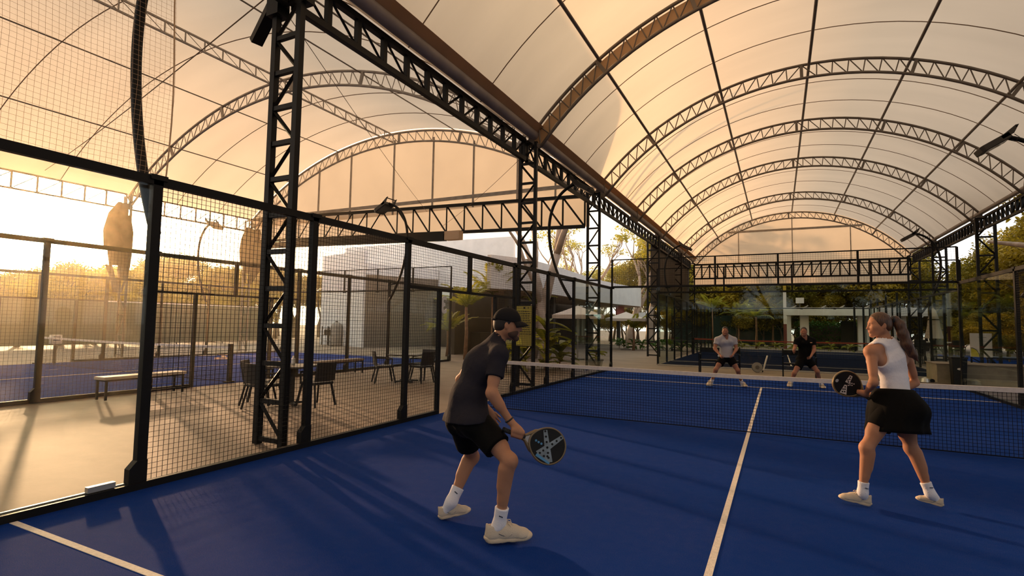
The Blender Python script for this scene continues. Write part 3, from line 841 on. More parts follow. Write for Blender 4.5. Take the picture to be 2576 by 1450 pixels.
# plant room kit against the white wall
g = empty('shelf_rack', (-21.0, 17.0, 0), R(-16), 'small grey metal rack against the sunlit white wall', 'rack')
for sx in (-.45, .45):
    for sy in (-.2, .2): part('upright', M['galv'], g, lambda b: b.box((sx, sy, .6), (.05, .05, 1.22)))
for z in (.25, .65, 1.1): part('shelf', M['galv'], g, lambda b: b.box((0, 0, z), (.95, .45, .04)))
part('machine', M['dark'], g, lambda b: b.box((0, 0, .84), (.5, .36, .34)), bevel=.02)
g = empty('water_tank', (-20.0, 16.7, 0), 0, 'grey upright tank beside the metal rack', 'tank')
part('shell', M['galvl'], g, lambda b: b.lathe([(.0, 0), (.33, 0), (.36, .08), (.36, 1.2), (.30, 1.4), (.10, 1.5), (0, 1.5)], 20), smooth=True)
part('cap', M['galv'], g, lambda b: b.lathe([(0, 1.5), (.09, 1.5), (.09, 1.58), (0, 1.58)], 12))

# ---------------------------------------------------------------- cafe furniture
M['rattan'] = mat('dark woven resin', (.016, .013, .010), .6, bump=.3, bscale=90)
def cafe_chair(loc, rz, label, group='cafe chairs beside the courts'):
    t = empty('cafe_chair', loc, rz, label, 'chair', group)
    part('seat', M['rattan'], t, lambda b: b.box((0, 0, .43), (.44, .44, .05)), bevel=.012)
    def bk(b):
        n = 6
        for i in range(n):
            a0 = -.22 + .44 * i / n; a1 = -.22 + .44 * (i + 1) / n
            q = lambda a: -.22 - .05 * math.cos(a * 6)
            b.add([(a0, q(a0), .47), (a1, q(a1), .47), (a1, q(a1) - .06, .83), (a0, q(a0) - .06, .83), (a0, q(a0) + .03, .47), (a1, q(a1) + .03, .47), (a1, q(a1) - .03, .83), (a0, q(a0) - .03, .83)],
                  [(0, 1, 2, 3), (7, 6, 5, 4), (3, 2, 6, 7), (0, 4, 5, 1), (0, 3, 7, 4), (1, 5, 6, 2)])
    part('backrest', M['rattan'], t, bk)
    for sx in (-1, 1):
        for sy in (-1, 1):
            part('leg', M['rattan'], t, lambda b: b.beam((sx * .19, sy * .18, .42), (sx * .235, sy * .27, 0), .035))
        part('armrest', M['rattan'], t, lambda b: rod_path(b, [(sx * .23, .16, .43), (sx * .24, .17, .64), (sx * .235, -.24, .66)], .018))
    return t
def cafe_table(loc, label, top='wood'):
    t = empty('cafe_table', loc, R(18), label, 'table', 'cafe tables beside the courts')
    part('tabletop', M['tabletop'], t, lambda b: b.box((0, 0, .725), (.82, .82, .035)), bevel=.01)
    part('pedestal', M['rattan'], t, lambda b: b.beam((0, 0, .03), (0, 0, .71), .09))
    for k in range(4):
        a = k * PI / 2 + PI / 4
        part('foot', M['rattan'], t, lambda b: b.beam((0, 0, .03), (.34 * math.cos(a), .34 * math.sin(a), .02), .06, .035))
    return t
M['tabletop'] = mat('dark table top', (.06, .045, .03), .45)
cafe_table((-3.02, -1.62, 0), 'square dark cafe table behind the near lattice column')
cafe_chair((-3.52, -1.95, 0), R(-55), 'dark woven chair left of the near lattice column')
cafe_chair((-2.48, -1.5, 0), R(85), 'dark woven chair right of the near lattice column, back to the fence')
cafe_chair((-2.95, -2.3, 0), R(-5), 'dark woven chair at the near table, mostly behind the column')
cafe_table((-3.6, 2.72, 0), 'square dark cafe table behind the second pair of chairs')
cafe_chair((-3.95, 2.2, 0), R(-40), 'dark woven chair at the far table, left one')
cafe_chair((-3.15, 2.75, 0), R(80), 'dark woven chair at the far table, right one')
cafe_chair((-3.55, 3.4, 0), R(180), 'dark woven chair behind the far table, only its back showing')
M['bottle'] = mat('white bottle', (.7, .68, .62), .4)
def bottle(loc, label):
    b = MB(); b.lathe([(0, 0), (.032, 0), (.034, .02), (.034, .12), (.014, .15), (.014, .18), (0, .18)], 10)
    o = b.build('bottle', M['bottle'], smooth=True); o.location = loc; tag(o, label, 'bottle')
bottle((-3.02, -1.6, .7425), 'small white bottle on the near cafe table')

def bench(loc, rz, L, label, top, H=.45, wd=.34):
    t = empty('bench', loc, rz, label, 'bench')
    part('seat', top, t, lambda b: b.box((0, 0, H - .03), (wd, L, .06)), bevel=.012)
    for sx in (-1, 1):
        for sy in (-1, 1): part('leg', M['black'], t, lambda b: b.box((sx * (wd / 2 - .03), sy * (L / 2 - .06), (H - .06) / 2), (.035, .035, H - .06)))
    part('seat_rail', M['black'], t, lambda b: b.box((0, 0, H - .075), (wd - .02, L - .08, .03)))
    return t
M['benchtop'] = mat('pale bench slat', (.50, .42, .33), .6, var=.15)
M['brownwood'] = mat('brown bench slat', (.16, .10, .06), .6, var=.2)
M['bluepad'] = mat('blue vinyl', (.02, .05, .14), .4)
bench((-6.40, -2.46, 0), R(3), 1.66, 'pale topped bench standing before the left court fence', M['benchtop'])
bench((-6.30, 2.95, 0), R(2), 1.95, 'brown topped bench farther along the left court fence', M['brownwood'])
bench((14.6, 21.4, 0), R(65), 1.9, 'blue topped bench at the right picture edge', M['bluepad'], H=.5, wd=.5)

def tube_bench(loc, L, label):
    t = empty('bench', loc, 0, label, 'bench', 'black tubular benches behind the glass')
    part('seat', M['black'], t, lambda b: b.box((L / 2, .02, .45), (L, .38, .04)))
    part('backrest', M['black'], t, lambda b: (b.box((L / 2, .22, .80), (L, .025, .16))))
    for x in (0, L):
        part('end_frame', M['black'], t, lambda b: (b.beam((x, -.17, 0), (x, -.17, .66), .04), b.beam((x, .2, 0), (x, .24, .92), .04), b.beam((x, -.19, .66), (x, .24, .66), .04)))
    return t
tube_bench((2.95, 10.75, 0), 1.28, 'black tubular bench behind the glass, at the man in grey')
tube_bench((5.55, 10.75, 0), .95, 'black tubular bench behind the glass, at the man in black')

# ---------------------------------------------------------------- far terrace on the left: parasols, planters
def parasol(loc, label, r=1.55, z0=2.05, z1=2.5, m='canvas'):
    t = empty('parasol', loc, R(20), label, 'parasol')
    def cn(b):
        n = 4; pts = [(0, 0, z1)]
        for ring, zr in ((.5, z0 + (z1 - z0) * .47), (1.0, z0), (1.0, z0 - .16)):
            for k in range(16):
                a = 2 * PI * k / 16; sq = 1 / max(abs(math.cos(a)), abs(math.sin(a)))
                rr = r * ring * (.55 + .45 * sq) * (.985 if zr < z0 else 1)
                pts.append((rr * math.cos(a), rr * math.sin(a), zr))
        fs = [(0, 1 + k, 1 + (k + 1) % 16) for k in range(16)]
        for q in range(2):
            for k in range(16):
                k2 = (k + 1) % 16; fs.append((1 + q * 16 + k, 1 + (q + 1) * 16 + k, 1 + (q + 1) * 16 + k2, 1 + q * 16 + k2))
        b.add(pts, fs)
    part('canopy', M[m], t, cn)
    part('pole', M['galvl'], t, lambda b: b.tube([(0, 0, .05), (0, 0, z1 + .06)], .025, 10))
    part('base', M['galv'], t, lambda b: b.lathe([(0, 0), (.32, 0), (.32, .05), (.05, .09), (0, .09)], 16))
    for k in range(4):
        a = PI / 4 + k * PI / 2
        part('rib', M['galvl'], t, lambda b: b.beam((0, 0, z1 - .05), (r * .98 * math.cos(a), r * .98 * math.sin(a), z0 + .01), .02))
    return t
M['canvas'] = fabric_mat('cream parasol canvas', (.78, .68, .60), (.85, .72, .6), .3, .05, 2)
parasol((-2.92, 14.6, 0), 'large cream parasol nearest the glass corner, over the terrace', r=1.22)
parasol((-3.65, 26.2, 0), 'smaller looking cream parasol farther back on the terrace', r=1.35)
def pot_plant(loc, label, w_=.52, h=.26, d=.3):
    t = empty('planter', loc, 0, label, 'planter')
    def pt(b):
        b.add([(-w_ * .42, -d * .42, 0), (w_ * .42, -d * .42, 0), (w_ * .42, d * .42, 0), (-w_ * .42, d * .42, 0), (-w_ / 2, -d / 2, h), (w_ / 2, -d / 2, h), (w_ / 2, d / 2, h), (-w_ / 2, d / 2, h)],
              [(3, 2, 1, 0), (0, 1, 5, 4), (1, 2, 6, 5), (2, 3, 7, 6), (3, 0, 4, 7)])
        b.box((0, 0, h - .02), (w_ * .98, d * .98, .02)); b.box((0, -d / 2, h - .02), (w_ + .03, .03, .05)); b.box((0, d / 2, h - .02), (w_ + .03, .03, .05))
    part('pot', M['potgrey'], t, pt)
    return t
M['potgrey'] = mat('grey planter', (.22, .20, .18), .7)
pp1 = pot_plant((-.98, 11.2, 0), 'grey rectangular planter with a leafy plant by the lattice column')
# ---------------------------------------------------------------- menu sign on the column
ms = empty('menu_sign', (-.42, 3.43, 0), 0, 'yellow green menu sign with a lime slice, fixed to the second column', 'sign')
M['signface'] = mat('olive yellow sign face', (.34, .26, .03), .5, col2=(.42, .36, .05), vscale=1.0)
M['ink'] = mat('dark print', (.03, .025, .01), .7)
M['lime'] = mat('lime yellow print', (.75, .66, .05), .5)
part('sign_board', M['black'], ms, lambda b: b.box((0, -.06, 1.56), (.50, .035, 1.06)))
part('sign_face', M['signface'], ms, lambda b: b.box((0, -.081, 1.56), (.46, .006, 1.02)))
def txt(b):
    rr = random.Random(3)
    for r_i in range(11):
        z = 1.93 - r_i * .058; x = -.19
        while x < .17:
            l = rr.uniform(.02, .07); b.box((x + l / 2, -.086, z), (l, .003, .016)); x += l + .014
part('print_lines', M['ink'], ms, txt)
part('heading', M['ink'], ms, lambda b: (b.box((.02, -.086, 2.02), (.05, .003, .05)), b.box((.13, -.086, 2.02), (.02, .003, .04))))
part('heading_rule', M['lime'], ms, lambda b: b.box((0, -.086, 1.97), (.42, .003, .008)))
def slice_(b, R0, R1, c, n=14, y=-.086):
    for k in range(n):
        a0, a1 = (PI / 2) * k / n, (PI / 2) * (k + 1) / n
        b.add([(c[0] + R0 * math.cos(a0) , y, c[1] + R0 * 1.35 * math.sin(a0)), (c[0] + R1 * math.cos(a0), y, c[1] + R1 * 1.35 * math.sin(a0)), (c[0] + R1 * math.cos(a1), y, c[1] + R1 * 1.35 * math.sin(a1)), (c[0] + R0 * math.cos(a1), y, c[1] + R0 * 1.35 * math.sin(a1))], [(0, 1, 2, 3)])
part('lime_logo', M['lime'], ms, lambda b: (slice_(b, .155, .18, (-.225, 1.09)), slice_(b, .01, .135, (-.225, 1.09))))
part('lime_segments', M['signface'], ms, lambda b: [b.beam((-.225, -.089, 1.09), (-.225 + .13 * math.cos(a), -.089, 1.09 + .18 * math.sin(a)), .008, .004) for a in (.35, .75, 1.15)])

# ---------------------------------------------------------------- right side behind the glass
M['stone'] = concrete_mat('rough tan stone ledge', (.20, .16, .11), (.34, .28, .20), 2.5, .4)
lg = empty('stone_ledge', (12, 12.0, 0), 0, 'rough tan stone ledge behind the glass on the right', 'ledge')
part('front_wall', M['stone'], lg, lambda b: b.box((.15, -.15, .30), (4.9, 1.3, .60)))
part('coping', M['floor'], lg, lambda b: b.box((.15, -.15, .605), (4.96, 1.36, .03)))
tb = empty('trash_bin', (10.15, 10.95, 0), 0, 'tall black litter bin with a round white badge, before the stone ledge', 'bin')
def binb(b):
    for (z0, z1, a, c) in ((0, .80, .30, .36),):
        b.add([(-a / 2, -a / 2, z0), (a / 2, -a / 2, z0), (a / 2, a / 2, z0), (-a / 2, a / 2, z0), (-c / 2, -c / 2, z1), (c / 2, -c / 2, z1), (c / 2, c / 2, z1), (-c / 2, c / 2, z1)],
              [(3, 2, 1, 0), (0, 1, 5, 4), (1, 2, 6, 5), (2, 3, 7, 6), (3, 0, 4, 7), (4, 5, 6, 7)])
part('bin_body', M['black'], tb, binb, bevel=.015)
part('bin_rim', M['black'], tb, lambda b: b.box((0, 0, .82), (.39, .39, .06)), bevel=.012)
part('badge', M['line'], tb, lambda b: b.prism([(.065 * math.cos(k * PI / 10), .03 * math.sin(k * PI / 10)) for k in range(20)], .006, Matrix.Translation((0, -.172, .50)) @ Matrix.Rotation(R(90), 4, 'X')))
text_mesh('badge_mark', 'oo', .035, M['ink'], tb, (0, -.181, .50), (R(90), 0, 0), .001)
# rolling glass door foot with chrome clamps behind the far corner
gp = empty('glass_screen', (8.95, 11.2, 0), 0, 'low green glass screen standing behind the far right corner of the court', 'screen')
part('pane', M['glass'], gp, lambda b: b.box((0, 0, .46), (1.25, .015, .88)))
part('base', M['floor'], gp, lambda b: b.box((.15, 0, .0), (1.7, .35, .10)))
part('clamp', M['alu'], gp, lambda b: b.lathe([(0, .05), (.12, .05), (.10, .15), (0, .2)], 12, (.45, -.03, 0)))
part('wheel', M['black'], gp, lambda b: b.tube([(.62, -.06, .09), (.62, .06, .09)], .06, 14))

ZL = -.015
sb = empty('notice_board', (13.2, 20.5, ZL), R(-8), 'white notice board with a yellow lime slice on black legs, right side', 'sign')
part('board', M['white'], sb, lambda b: b.box((0, 0, 1.02), (.72, .06, 1.02)), bevel=.01)
part('lime_logo', M['lime'], sb, lambda b: slice_(b, .01, .26, (-.34, .53), y=-.035))
part('lime_ring', M['ink'], sb, lambda b: slice_(b, .265, .285, (-.34, .53), y=-.034))
part('print_lines', M['galv'], sb, lambda b: [b.box((.04, -.033, 1.36 - k * .16), (.28 - .05 * k, .004, .012)) for k in range(4)])
for x in (-.33, .33): part('leg', M['black'], sb, lambda b: b.beam((x, 0, 0), (x, 0, .52), .06))
part('brace', M['black'], sb, lambda b: rod_path(b, [(-.33, .0, .48), (.33, .0, .05), (-.33, 0, .03)], .02))
def high_chair(loc, rz, label):
    t = empty('bar_chair', loc, rz, label, 'chair', 'tall bar chairs on the right terrace')
    part('seat', M['rattan'], t, lambda b: b.box((0, 0, .74), (.46, .44, .05)), bevel=.01)
    part('backrest', M['rattan'], t, lambda b: b.box((0, -.23, 1.0), (.46, .05, .34)), bevel=.015)
    for sx in (-1, 1):
        for sy in (-1, 1): part('leg', M['rattan'], t, lambda b: b.beam((sx * .19, sy * .18, .73), (sx * .23, sy * .23, 0), .04))
        part('armrest', M['rattan'], t, lambda b: b.beam((sx * .23, -.22, .96), (sx * .23, .18, .94), .04))
    for z in (.2, .4): part('footrest', M['rattan'], t, lambda b: rod_path(b, [(-.21, -.21, z), (.21, -.21, z), (.21, .21, z), (-.21, .21, z), (-.21, -.21, z)], .015))
    return t
tt = empty('bar_table', (12.25, 23.6, ZL), R(10), 'tall dark bar table under the closed parasol', 'table')
part('tabletop', M['white'], tt, lambda b: b.box((0, 0, 1.05), (1.3, .8, .05)))
for sx in (-1, 1):
    for sy in (-1, 1): part('leg', M['rattan'], tt, lambda b: b.box((sx * .55, sy * .32, .51), (.06, .06, 1.02)))
high_chair((11.45, 22.75, ZL), R(8), 'tall dark bar chair, leftmost at the bar table')
high_chair((12.2, 22.7, ZL), R(-4), 'tall dark bar chair, middle one at the bar table')
high_chair((12.95, 22.8, ZL), R(-10), 'tall dark bar chair, right one at the bar table')
cp = empty('closed_parasol', (12.45, 24.6, ZL), 0, 'folded cream parasol rising behind the bar table', 'parasol')
def fold(b):
    prof = [(.03, 2.75), (.10, 2.62), (.20, 2.2), (.24, 1.8), (.32, 1.35), (.36, 1.22)]
    n = 20; base = len(b.v)
    for r_i, z in prof:
        for k in range(n):
            a = 2 * PI * k / n; rr = r_i * (1 + .16 * math.cos(6 * a)); b.v.append((rr * math.cos(a), rr * math.sin(a), z))
    for i in range(len(prof) - 1):
        for k in range(n):
            k2 = (k + 1) % n; b.f.append((base + i * n + k, base + (i + 1) * n + k, base + (i + 1) * n + k2, base + i * n + k2))
    b.f.append(tuple(base + k for k in range(n)))
part('folded_canopy', M['canvas'], cp, fold, smooth=True)
part('pole', M['galvl'], cp, lambda b: b.tube([(0, 0, .04), (0, 0, 2.8)], .03, 8))
part('base', M['galv'], cp, lambda b: b.lathe([(0, 0), (.3, 0), (.3, .06), (0, .08)], 14))
part('strap', M['ink'], cp, lambda b: b.lathe([(.235, 2.14), (.25, 2.17), (.24, 2.2)], 16))

# white portal building beyond the navy court
pg = empty('white_pavilion', (6.0, 38.5, 0), R(1), 'flat roofed white pavilion beyond the navy court', 'pavilion')
part('roof_beam', M['white'], pg, lambda b: b.box((4.45, 0, 2.90), (8.9, 1.6, .60)))
for x, w_ in ((.18, .30), (1.25, .60), (5.0, .45), (7.35, .8)): part('pillar', M['white'], pg, lambda b: b.box((x, 0, 1.30), (w_, .5, 2.62)))
for k in range(4): part('slat', M['white'], pg, lambda b: b.box((5.45 + k * .42, .1, 1.30), (.26, .1, 2.6)))
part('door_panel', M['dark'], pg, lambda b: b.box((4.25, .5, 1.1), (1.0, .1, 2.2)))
for x in (.4, 1.2, 2.4, 3.6, 5.2, 7.0): part('roof_bracket', M['galvl'], pg, lambda b: b.beam((x, -.4, 3.19), (x + .3, -.5, 3.36), .07))
part('roof_lamp', M['white'], pg, lambda b: b.box((.95, -.5, 3.75), (.55, .3, .42)))
part('roof_lamp_post', M['galv'], pg, lambda b: b.beam((.95, -.5, 3.19), (.95, -.5, 3.6), .06))
pm = empty('striped_pole', (5.9, 37.2, 0), 0, 'slim pole painted white above and dull red below, left of the pavilion', 'pole')
part('pole_upper', M['white'], pm, lambda b: b.beam((0, 0, 1.9), (0, 0, 4.4), .22))
part('pole_lower', mat('dull red paint', (.20, .05, .04), .7), pm, lambda b: b.beam((0, 0, 0), (0, 0, 1.9), .23))
part('pole_cap', mat('yellow paint', (.45, .33, .03), .6), pm, lambda b: b.beam((0, 0, 4.4), (0, 0, 5.0), .22))
for i, (x, h) in enumerate(((10.35, 3.5), (10.9, 3.55), (11.35, 3.7), (11.75, 3.8), (12.25, 4.0), (12.9, 4.2))):
    o = part('black_pole', M['black'], None, lambda b: b.beam((0, 0, 0), (0, 0, h), .12)); o.location = (x, 36.4, 0)
    tag(o, 'tall plain black pole in the row before the white pavilion', 'pole', 'black poles before the pavilion')
# green windscreen behind the navy court
def screen(name, a, c, z0, z1, label, m, topm=None, step=3.0):
    a = Vector(a); c = Vector(c); d = c - a; root = empty(name, (a.x, a.y, 0), math.atan2(d.y, d.x), label, 'windscreen')
    L = d.length; n = max(1, round(L / step))
    part('screen_cloth', m, root, lambda b: b.box((L / 2, 0, (z0 + z1) / 2), (L, .02, z1 - z0)))
    for i in range(n + 1): part('post', M['galv'], root, lambda b: b.beam((L * i / n, .05, 0), (L * i / n, .05, z1 + .02), .06))
    if topm: part('top_edge', topm, root, lambda b: b.beam((0, 0, z1), (L, 0, z1), .05, .05))
    return root
M['greencloth'] = mat('dark green screen cloth', (.035, .060, .040), .8, var=.15, vscale=.8)
M['greencloth2'] = mat('deep green screen cloth', (.008, .022, .014), .8, var=.2, vscale=.8)
screen('windscreen', (-27, -16), (-27, 16.8), .15, 2.45, 'grey green windscreen fence behind the left court', M['greencloth'], M['tape'])
screen('windscreen', (-14, -16.5), (18, -16.5), .05, 3.0, 'dark windscreen added unseen behind the camera to block sky mirrored in the glass', M['greencloth2'])  # added out of view to keep bright sky out of glass reflections
screen('windscreen', (-3, 41), (6.3, 42), .1, 2.6, 'deep green windscreen beyond the navy court', M['greencloth2'])
# scoreboard box on the far net post of the left court
sc = empty('score_box', (-16.62, .35, 0), 0, 'white scoring box on a stand by the far net post of the left court', 'scoreboard')
part('box', M['white'], sc, lambda b: b.box((0, 0, .82), (.18, .3, .3)), bevel=.01)
part('screen', mat('dark blue display', (.02, .05, .12), .3), sc, lambda b: b.box((.095, 0, .85), (.006, .2, .14)))
part('stand', M['galv'], sc, lambda b: b.box((0, 0, .335), (.06, .08, .67)))
# painted lettering on the left turf
lo = empty('turf_lettering', (-15.6, 5.9, .004), 0, 'orange and white lettering painted on the blue turf of the left court', 'lettering')
M['orange'] = mat('orange court paint', (.62, .34, .17), .8)
text_mesh('letters', 'r=~oo', 1.2, M['orange'], lo, (0, 0, 0), (0, 0, R(-35)), .001, .02)
part('stroke', M['line'], lo, lambda b: b.beam((-1.1, .4, 0), (-1.6, -.9, 0), .16, .004))
# torn banners on the outer columns
M['torn'] = fabric_mat('torn grey banner cloth', (.20, .16, .12), (.30, .22, .14), .35, .35, 2.5)
def banner(loc, pts, label, m='torn'):
    root = empty('torn_banner', loc, 0, label, 'banner')
    b = MB(); n = len(pts)
    vs_ = []
    for i, (z, a, c) in enumerate(pts):
        for k in range(7):
            y = a + (c - a) * k / 6; vs_.append((.08 * math.sin(k * 1.7 + z * 2), y, z))
    fs = [(i * 7 + k, i * 7 + k + 1, (i + 1) * 7 + k + 1, (i + 1) * 7 + k) for i in range(n - 1) for k in range(6) if (i * 5 + k * 3) % 11 != 4]
    b.add(vs_, fs); o = b.build('cloth', M[m], root, smooth=True); s_ = o.modifiers.new('t', 'SOLIDIFY'); s_.thickness = .012
    part('tie', M['black'], root, lambda b2: b2.tube([(0, -.1, pts[0][0]), (0, .2, pts[0][0] + .12)], .02, 6))
banner((-18.55, 3.3, 0), [(6.3, -.35, .1), (5.8, -.65, .15), (5.1, -.8, .25), (4.4, -.8, .28), (3.7, -.72, .28), (3.1, -.45, .15), (2.6, -.3, -.05)], 'torn pale banner hanging on the outer column before the sunset sky')
banner((-18.4, 9.0, 0), [(6.2, -.3, .6), (5.6, -.5, .9), (5.0, -.6, 1.1), (4.4, -.6, .8), (3.9, -.5, .5), (3.4, -.3, .2)], 'torn dark tarp hanging at the gable corner column', 'darktarp') if False else None
M['darktarp'] = fabric_mat('dark tarp', (.08, .06, .04), (.12, .09, .05), .3, .4, 3)
banner((-18.4, 9.0, 0), [(6.2, -.3, .6), (5.6, -.5, .9), (5.0, -.6, 1.1), (4.4, -.6, .8), (3.9, -.5, .5), (3.4, -.3, .2)], 'torn dark tarp hanging at the gable corner column', 'darktarp')

# court drag reel behind the glass
rl = empty('court_reel', (4.72, 12.4, 0), R(12), 'grey round reel with a pale slanted handle, between the two far players', 'reel')
part('wheel', M['galvl'], rl, lambda b: b.tube([(0, -.05, .17), (0, .05, .17)], .17, 24))
part('hub', M['galv'], rl, lambda b: b.tube([(0, -.065, .17), (0, .065, .17)], .07, 16))
part('rim', M['galv'], rl, lambda b: b.tube([(.17 * math.cos(a), 0, .17 + .17 * math.sin(a)) for a in [2 * PI * k / 28 for k in range(29)]], .016, 6))
part('handle', M['line'], rl, lambda b: b.beam((.20, 0, .06), (.36, .06, .60), .04))
part('handle_grip', M['black'], rl, lambda b: b.beam((.17, 0, .0), (.20, 0, .07), .035))
# ---------------------------------------------------------------- people: smooth bodies grown from joints
V3 = lambda p: np.array(p, dtype=np.float32)
class Sdf:
    def __init__(s, lo, hi, h):
        s.h = h; s.lo = V3(lo) - 3 * h; s.n = np.ceil((V3(hi) + 3 * h - s.lo) / h).astype(int) + 1
        s.F = np.full(tuple(s.n), 1.0, np.float32)
    def sub(s, lo, hi):
        a = np.clip(np.floor((lo - s.lo) / s.h).astype(int), 0, s.n - 1); b = np.clip(np.ceil((hi - s.lo) / s.h).astype(int) + 1, 1, s.n)
        if np.any(b <= a): return None, None
        g = [s.lo[i] + s.h * np.arange(a[i], b[i], dtype=np.float32) for i in range(3)]
        X = np.stack(np.meshgrid(*g, indexing='ij'), -1)
        return tuple(slice(a[i], b[i]) for i in range(3)), X
    def blend(s, sl, d, k):
        f = s.F[sl]
        if k <= 0: s.F[sl] = np.minimum(f, d); return
        hh = np.clip(.5 + .5 * (f - d) / k, 0, 1)
        s.F[sl] = f * (1 - hh) + d * hh - k * hh * (1 - hh)
    def cone(s, a, b, ra, rb=None, k=.02, n=None, sq=1.0, cut=False):
        rb = ra if rb is None else rb; a = V3(a); b = V3(b); m = max(ra, rb) + max(k, .02) + .02
        sl, X = s.sub(np.minimum(a, b) - m, np.maximum(a, b) + m)
        if sl is None: return
        ba = b - a; L2 = float(ba @ ba) + 1e-9; pa = X - a
        t = np.clip((pa @ ba) / L2, 0, 1); q = pa - t[..., None] * ba
        if n is not None:
            n = V3(n) / np.linalg.norm(n); c = q @ n; q = q + (c * (sq - 1))[..., None] * n
        d = np.sqrt((q * q).sum(-1)) - (ra + (rb - ra) * t)
        if cut: s.F[sl] = np.maximum(s.F[sl], -d)
        else: s.blend(sl, d, k)
    def ell(s, c, r, fr=None, k=.02, cut=False):
        """ellipsoid; fr = 3 row axes"""
        c = V3(c); r = V3(r); m = float(r.max()) + max(k, .02) + .02
        sl, X = s.sub(c - m, c + m)
        if sl is None: return
        q = X - c
        if fr is not None: q = q @ V3(fr).T
        q = q / r; l = np.sqrt((q * q).sum(-1)) + 1e-6
        l2 = np.sqrt(((q / r) ** 2).sum(-1)) + 1e-6
        d = l * (l - 1) / l2
        if cut:
            kk = k
            f = s.F[sl]; hh = np.clip(.5 - .5 * (f + d) / max(kk, 1e-4), 0, 1)
            s.F[sl] = f * (1 - hh) - d * hh + kk * hh * (1 - hh)
        else: s.blend(sl, d, k)
    def plane(s, p, n):
        """keep the side the normal points away from"""
        n = V3(n) / np.linalg.norm(n); p = V3(p)
        g = [s.lo[i] + s.h * np.arange(s.n[i], dtype=np.float32) for i in range(3)]
        d = (g[0] - p[0])[:, None, None] * n[0] + (g[1] - p[1])[None, :, None] * n[1] + (g[2] - p[2])[None, None, :] * n[2]
        s.F = np.maximum(s.F, d)
    def mesh(s, name, m):
        F = s.F; h = s.h; S = F < 0
        nx, ny, nz = F.shape
        acc = np.zeros((nx - 1, ny - 1, nz - 1, 3), np.float32); cnt = np.zeros((nx - 1, ny - 1, nz - 1), np.float32)
        def sl(o, ax=None):
            return tuple(slice(o[i], F.shape[i] - 1 + o[i]) for i in range(3))
        corners = [(i, j, k) for i in (0, 1) for j in (0, 1) for k in (0, 1)]
        for c0 in corners:
            for ax in range(3):
                if c0[ax]: continue
                c1 = list(c0); c1[ax] = 1; c1 = tuple(c1)
                f0 = F[sl(c0)]; f1 = F[sl(c1)]
                x = (f0 < 0) != (f1 < 0)
                t = np.where(x, f0 / np.where(x, f0 - f1, 1), 0)
                for i in range(3): acc[..., i] += np.where(x, c0[i] + (t if i == ax else 0), 0)
                cnt += x
        act = cnt > 0; idx = np.full(act.shape, -1, np.int64); ii = np.argwhere(act); idx[act] = np.arange(len(ii))
        V = (ii + acc[act] / cnt[act][:, None]) * h + s.lo
        Q = []
        for ax in range(3):
            u, v = (ax + 1) % 3, (ax + 2) % 3
            f0 = S; a = [slice(1, -1)] * 3; a[ax] = slice(0, -1); b_ = [slice(1, -1)] * 3; b_[ax] = slice(1, None)
            A = S[tuple(a)]; B = S[tuple(b_)]
            e = np.argwhere(A != B); fl = A[A != B]
            off = np.ones(3, int); off[ax] = 0; e = e + off
            def cell(du, dv):
                c = e.copy(); c[:, u] -= du; c[:, v] -= dv
                return idx[c[:, 0], c[:, 1], c[:, 2]]
            q = np.stack([cell(1, 1), cell(0, 1), cell(0, 0), cell(1, 0)], 1)
            q[~fl] = q[~fl][:, ::-1]; Q.append(q)
        Q = np.concatenate(Q); Q = Q[(Q >= 0).all(1)]
        me = bpy.data.meshes.new(name); me.from_pydata(V.tolist(), [], Q.tolist()); me.update()
        me.polygons.foreach_set('use_smooth', [True] * len(me.polygons))
        if m is not None: me.materials.append(m)
        return me
def nz(v): v = np.array(v, float); return v / (np.linalg.norm(v) + 1e-9)
def sdf_obj(S, name, m, parent, base):
    S.lo = S.lo - V3(base)
    return mesh_obj(name, S.mesh(name, m), parent)
def mesh_obj(name, me, parent):
    o = bpy.data.objects.new(name, me); COL.objects.link(o); o.parent = parent; return o

def skin_mat(name, c, c2):
    return mat(name, c, .55, col2=c2, vscale=5, sub=.12, spec=.22, var=.05, bump=.05, bscale=120)
M['skinM'] = skin_mat('tanned skin', (.40, .185, .10), (.46, .225, .125))
M['skinW'] = skin_mat('warm tanned skin', (.42, .19, .10), (.48, .23, .13))
M['skinD'] = skin_mat('deeper tanned skin', (.33, .14, .08), (.38, .17, .10))
def hair_mat(name, c1, c2):
    m, nt, out = newmat(name)
    b = nt.nodes.new('ShaderNodeBsdfPrincipled'); nt.links.new(b.outputs[0], out.inputs[0]); b.inputs['Roughness'].default_value = .42
    tc = nt.nodes.new('ShaderNodeTexCoord'); mp = nt.nodes.new('ShaderNodeMapping'); mp.inputs['Scale'].default_value = (1, 1, .10)
    nt.links.new(tc.outputs['Object'], mp.inputs[0])
    n = nt.nodes.new('ShaderNodeTexNoise'); n.inputs['Scale'].default_value = 130; n.inputs['Detail'].default_value = 3
    nt.links.new(mp.outputs[0], n.inputs['Vector'])
    r = nt.nodes.new('ShaderNodeValToRGB'); r.color_ramp.elements[0].position = .3; r.color_ramp.elements[1].position = .72
    r.color_ramp.elements[0].color = (*c1, 1); r.color_ramp.elements[1].color = (*c2, 1)
    nt.links.new(n.outputs['Fac'], r.inputs[0]); nt.links.new(r.outputs[0], b.inputs['Base Color'])
    bp = nt.nodes.new('ShaderNodeBump'); bp.inputs['Strength'].default_value = .25; bp.inputs['Distance'].default_value = .004
    nt.links.new(n.outputs['Fac'], bp.inputs['Height']); nt.links.new(bp.outputs[0], b.inputs['Normal'])
    return m
def cloth_mat(name, c, rough=.85, wr=.35, sc=9, sheen=.0):
    m = mat(name, c, rough, var=.06, vscale=4, bump=wr, bscale=sc, sheen=sheen, spec=.10)
    return m
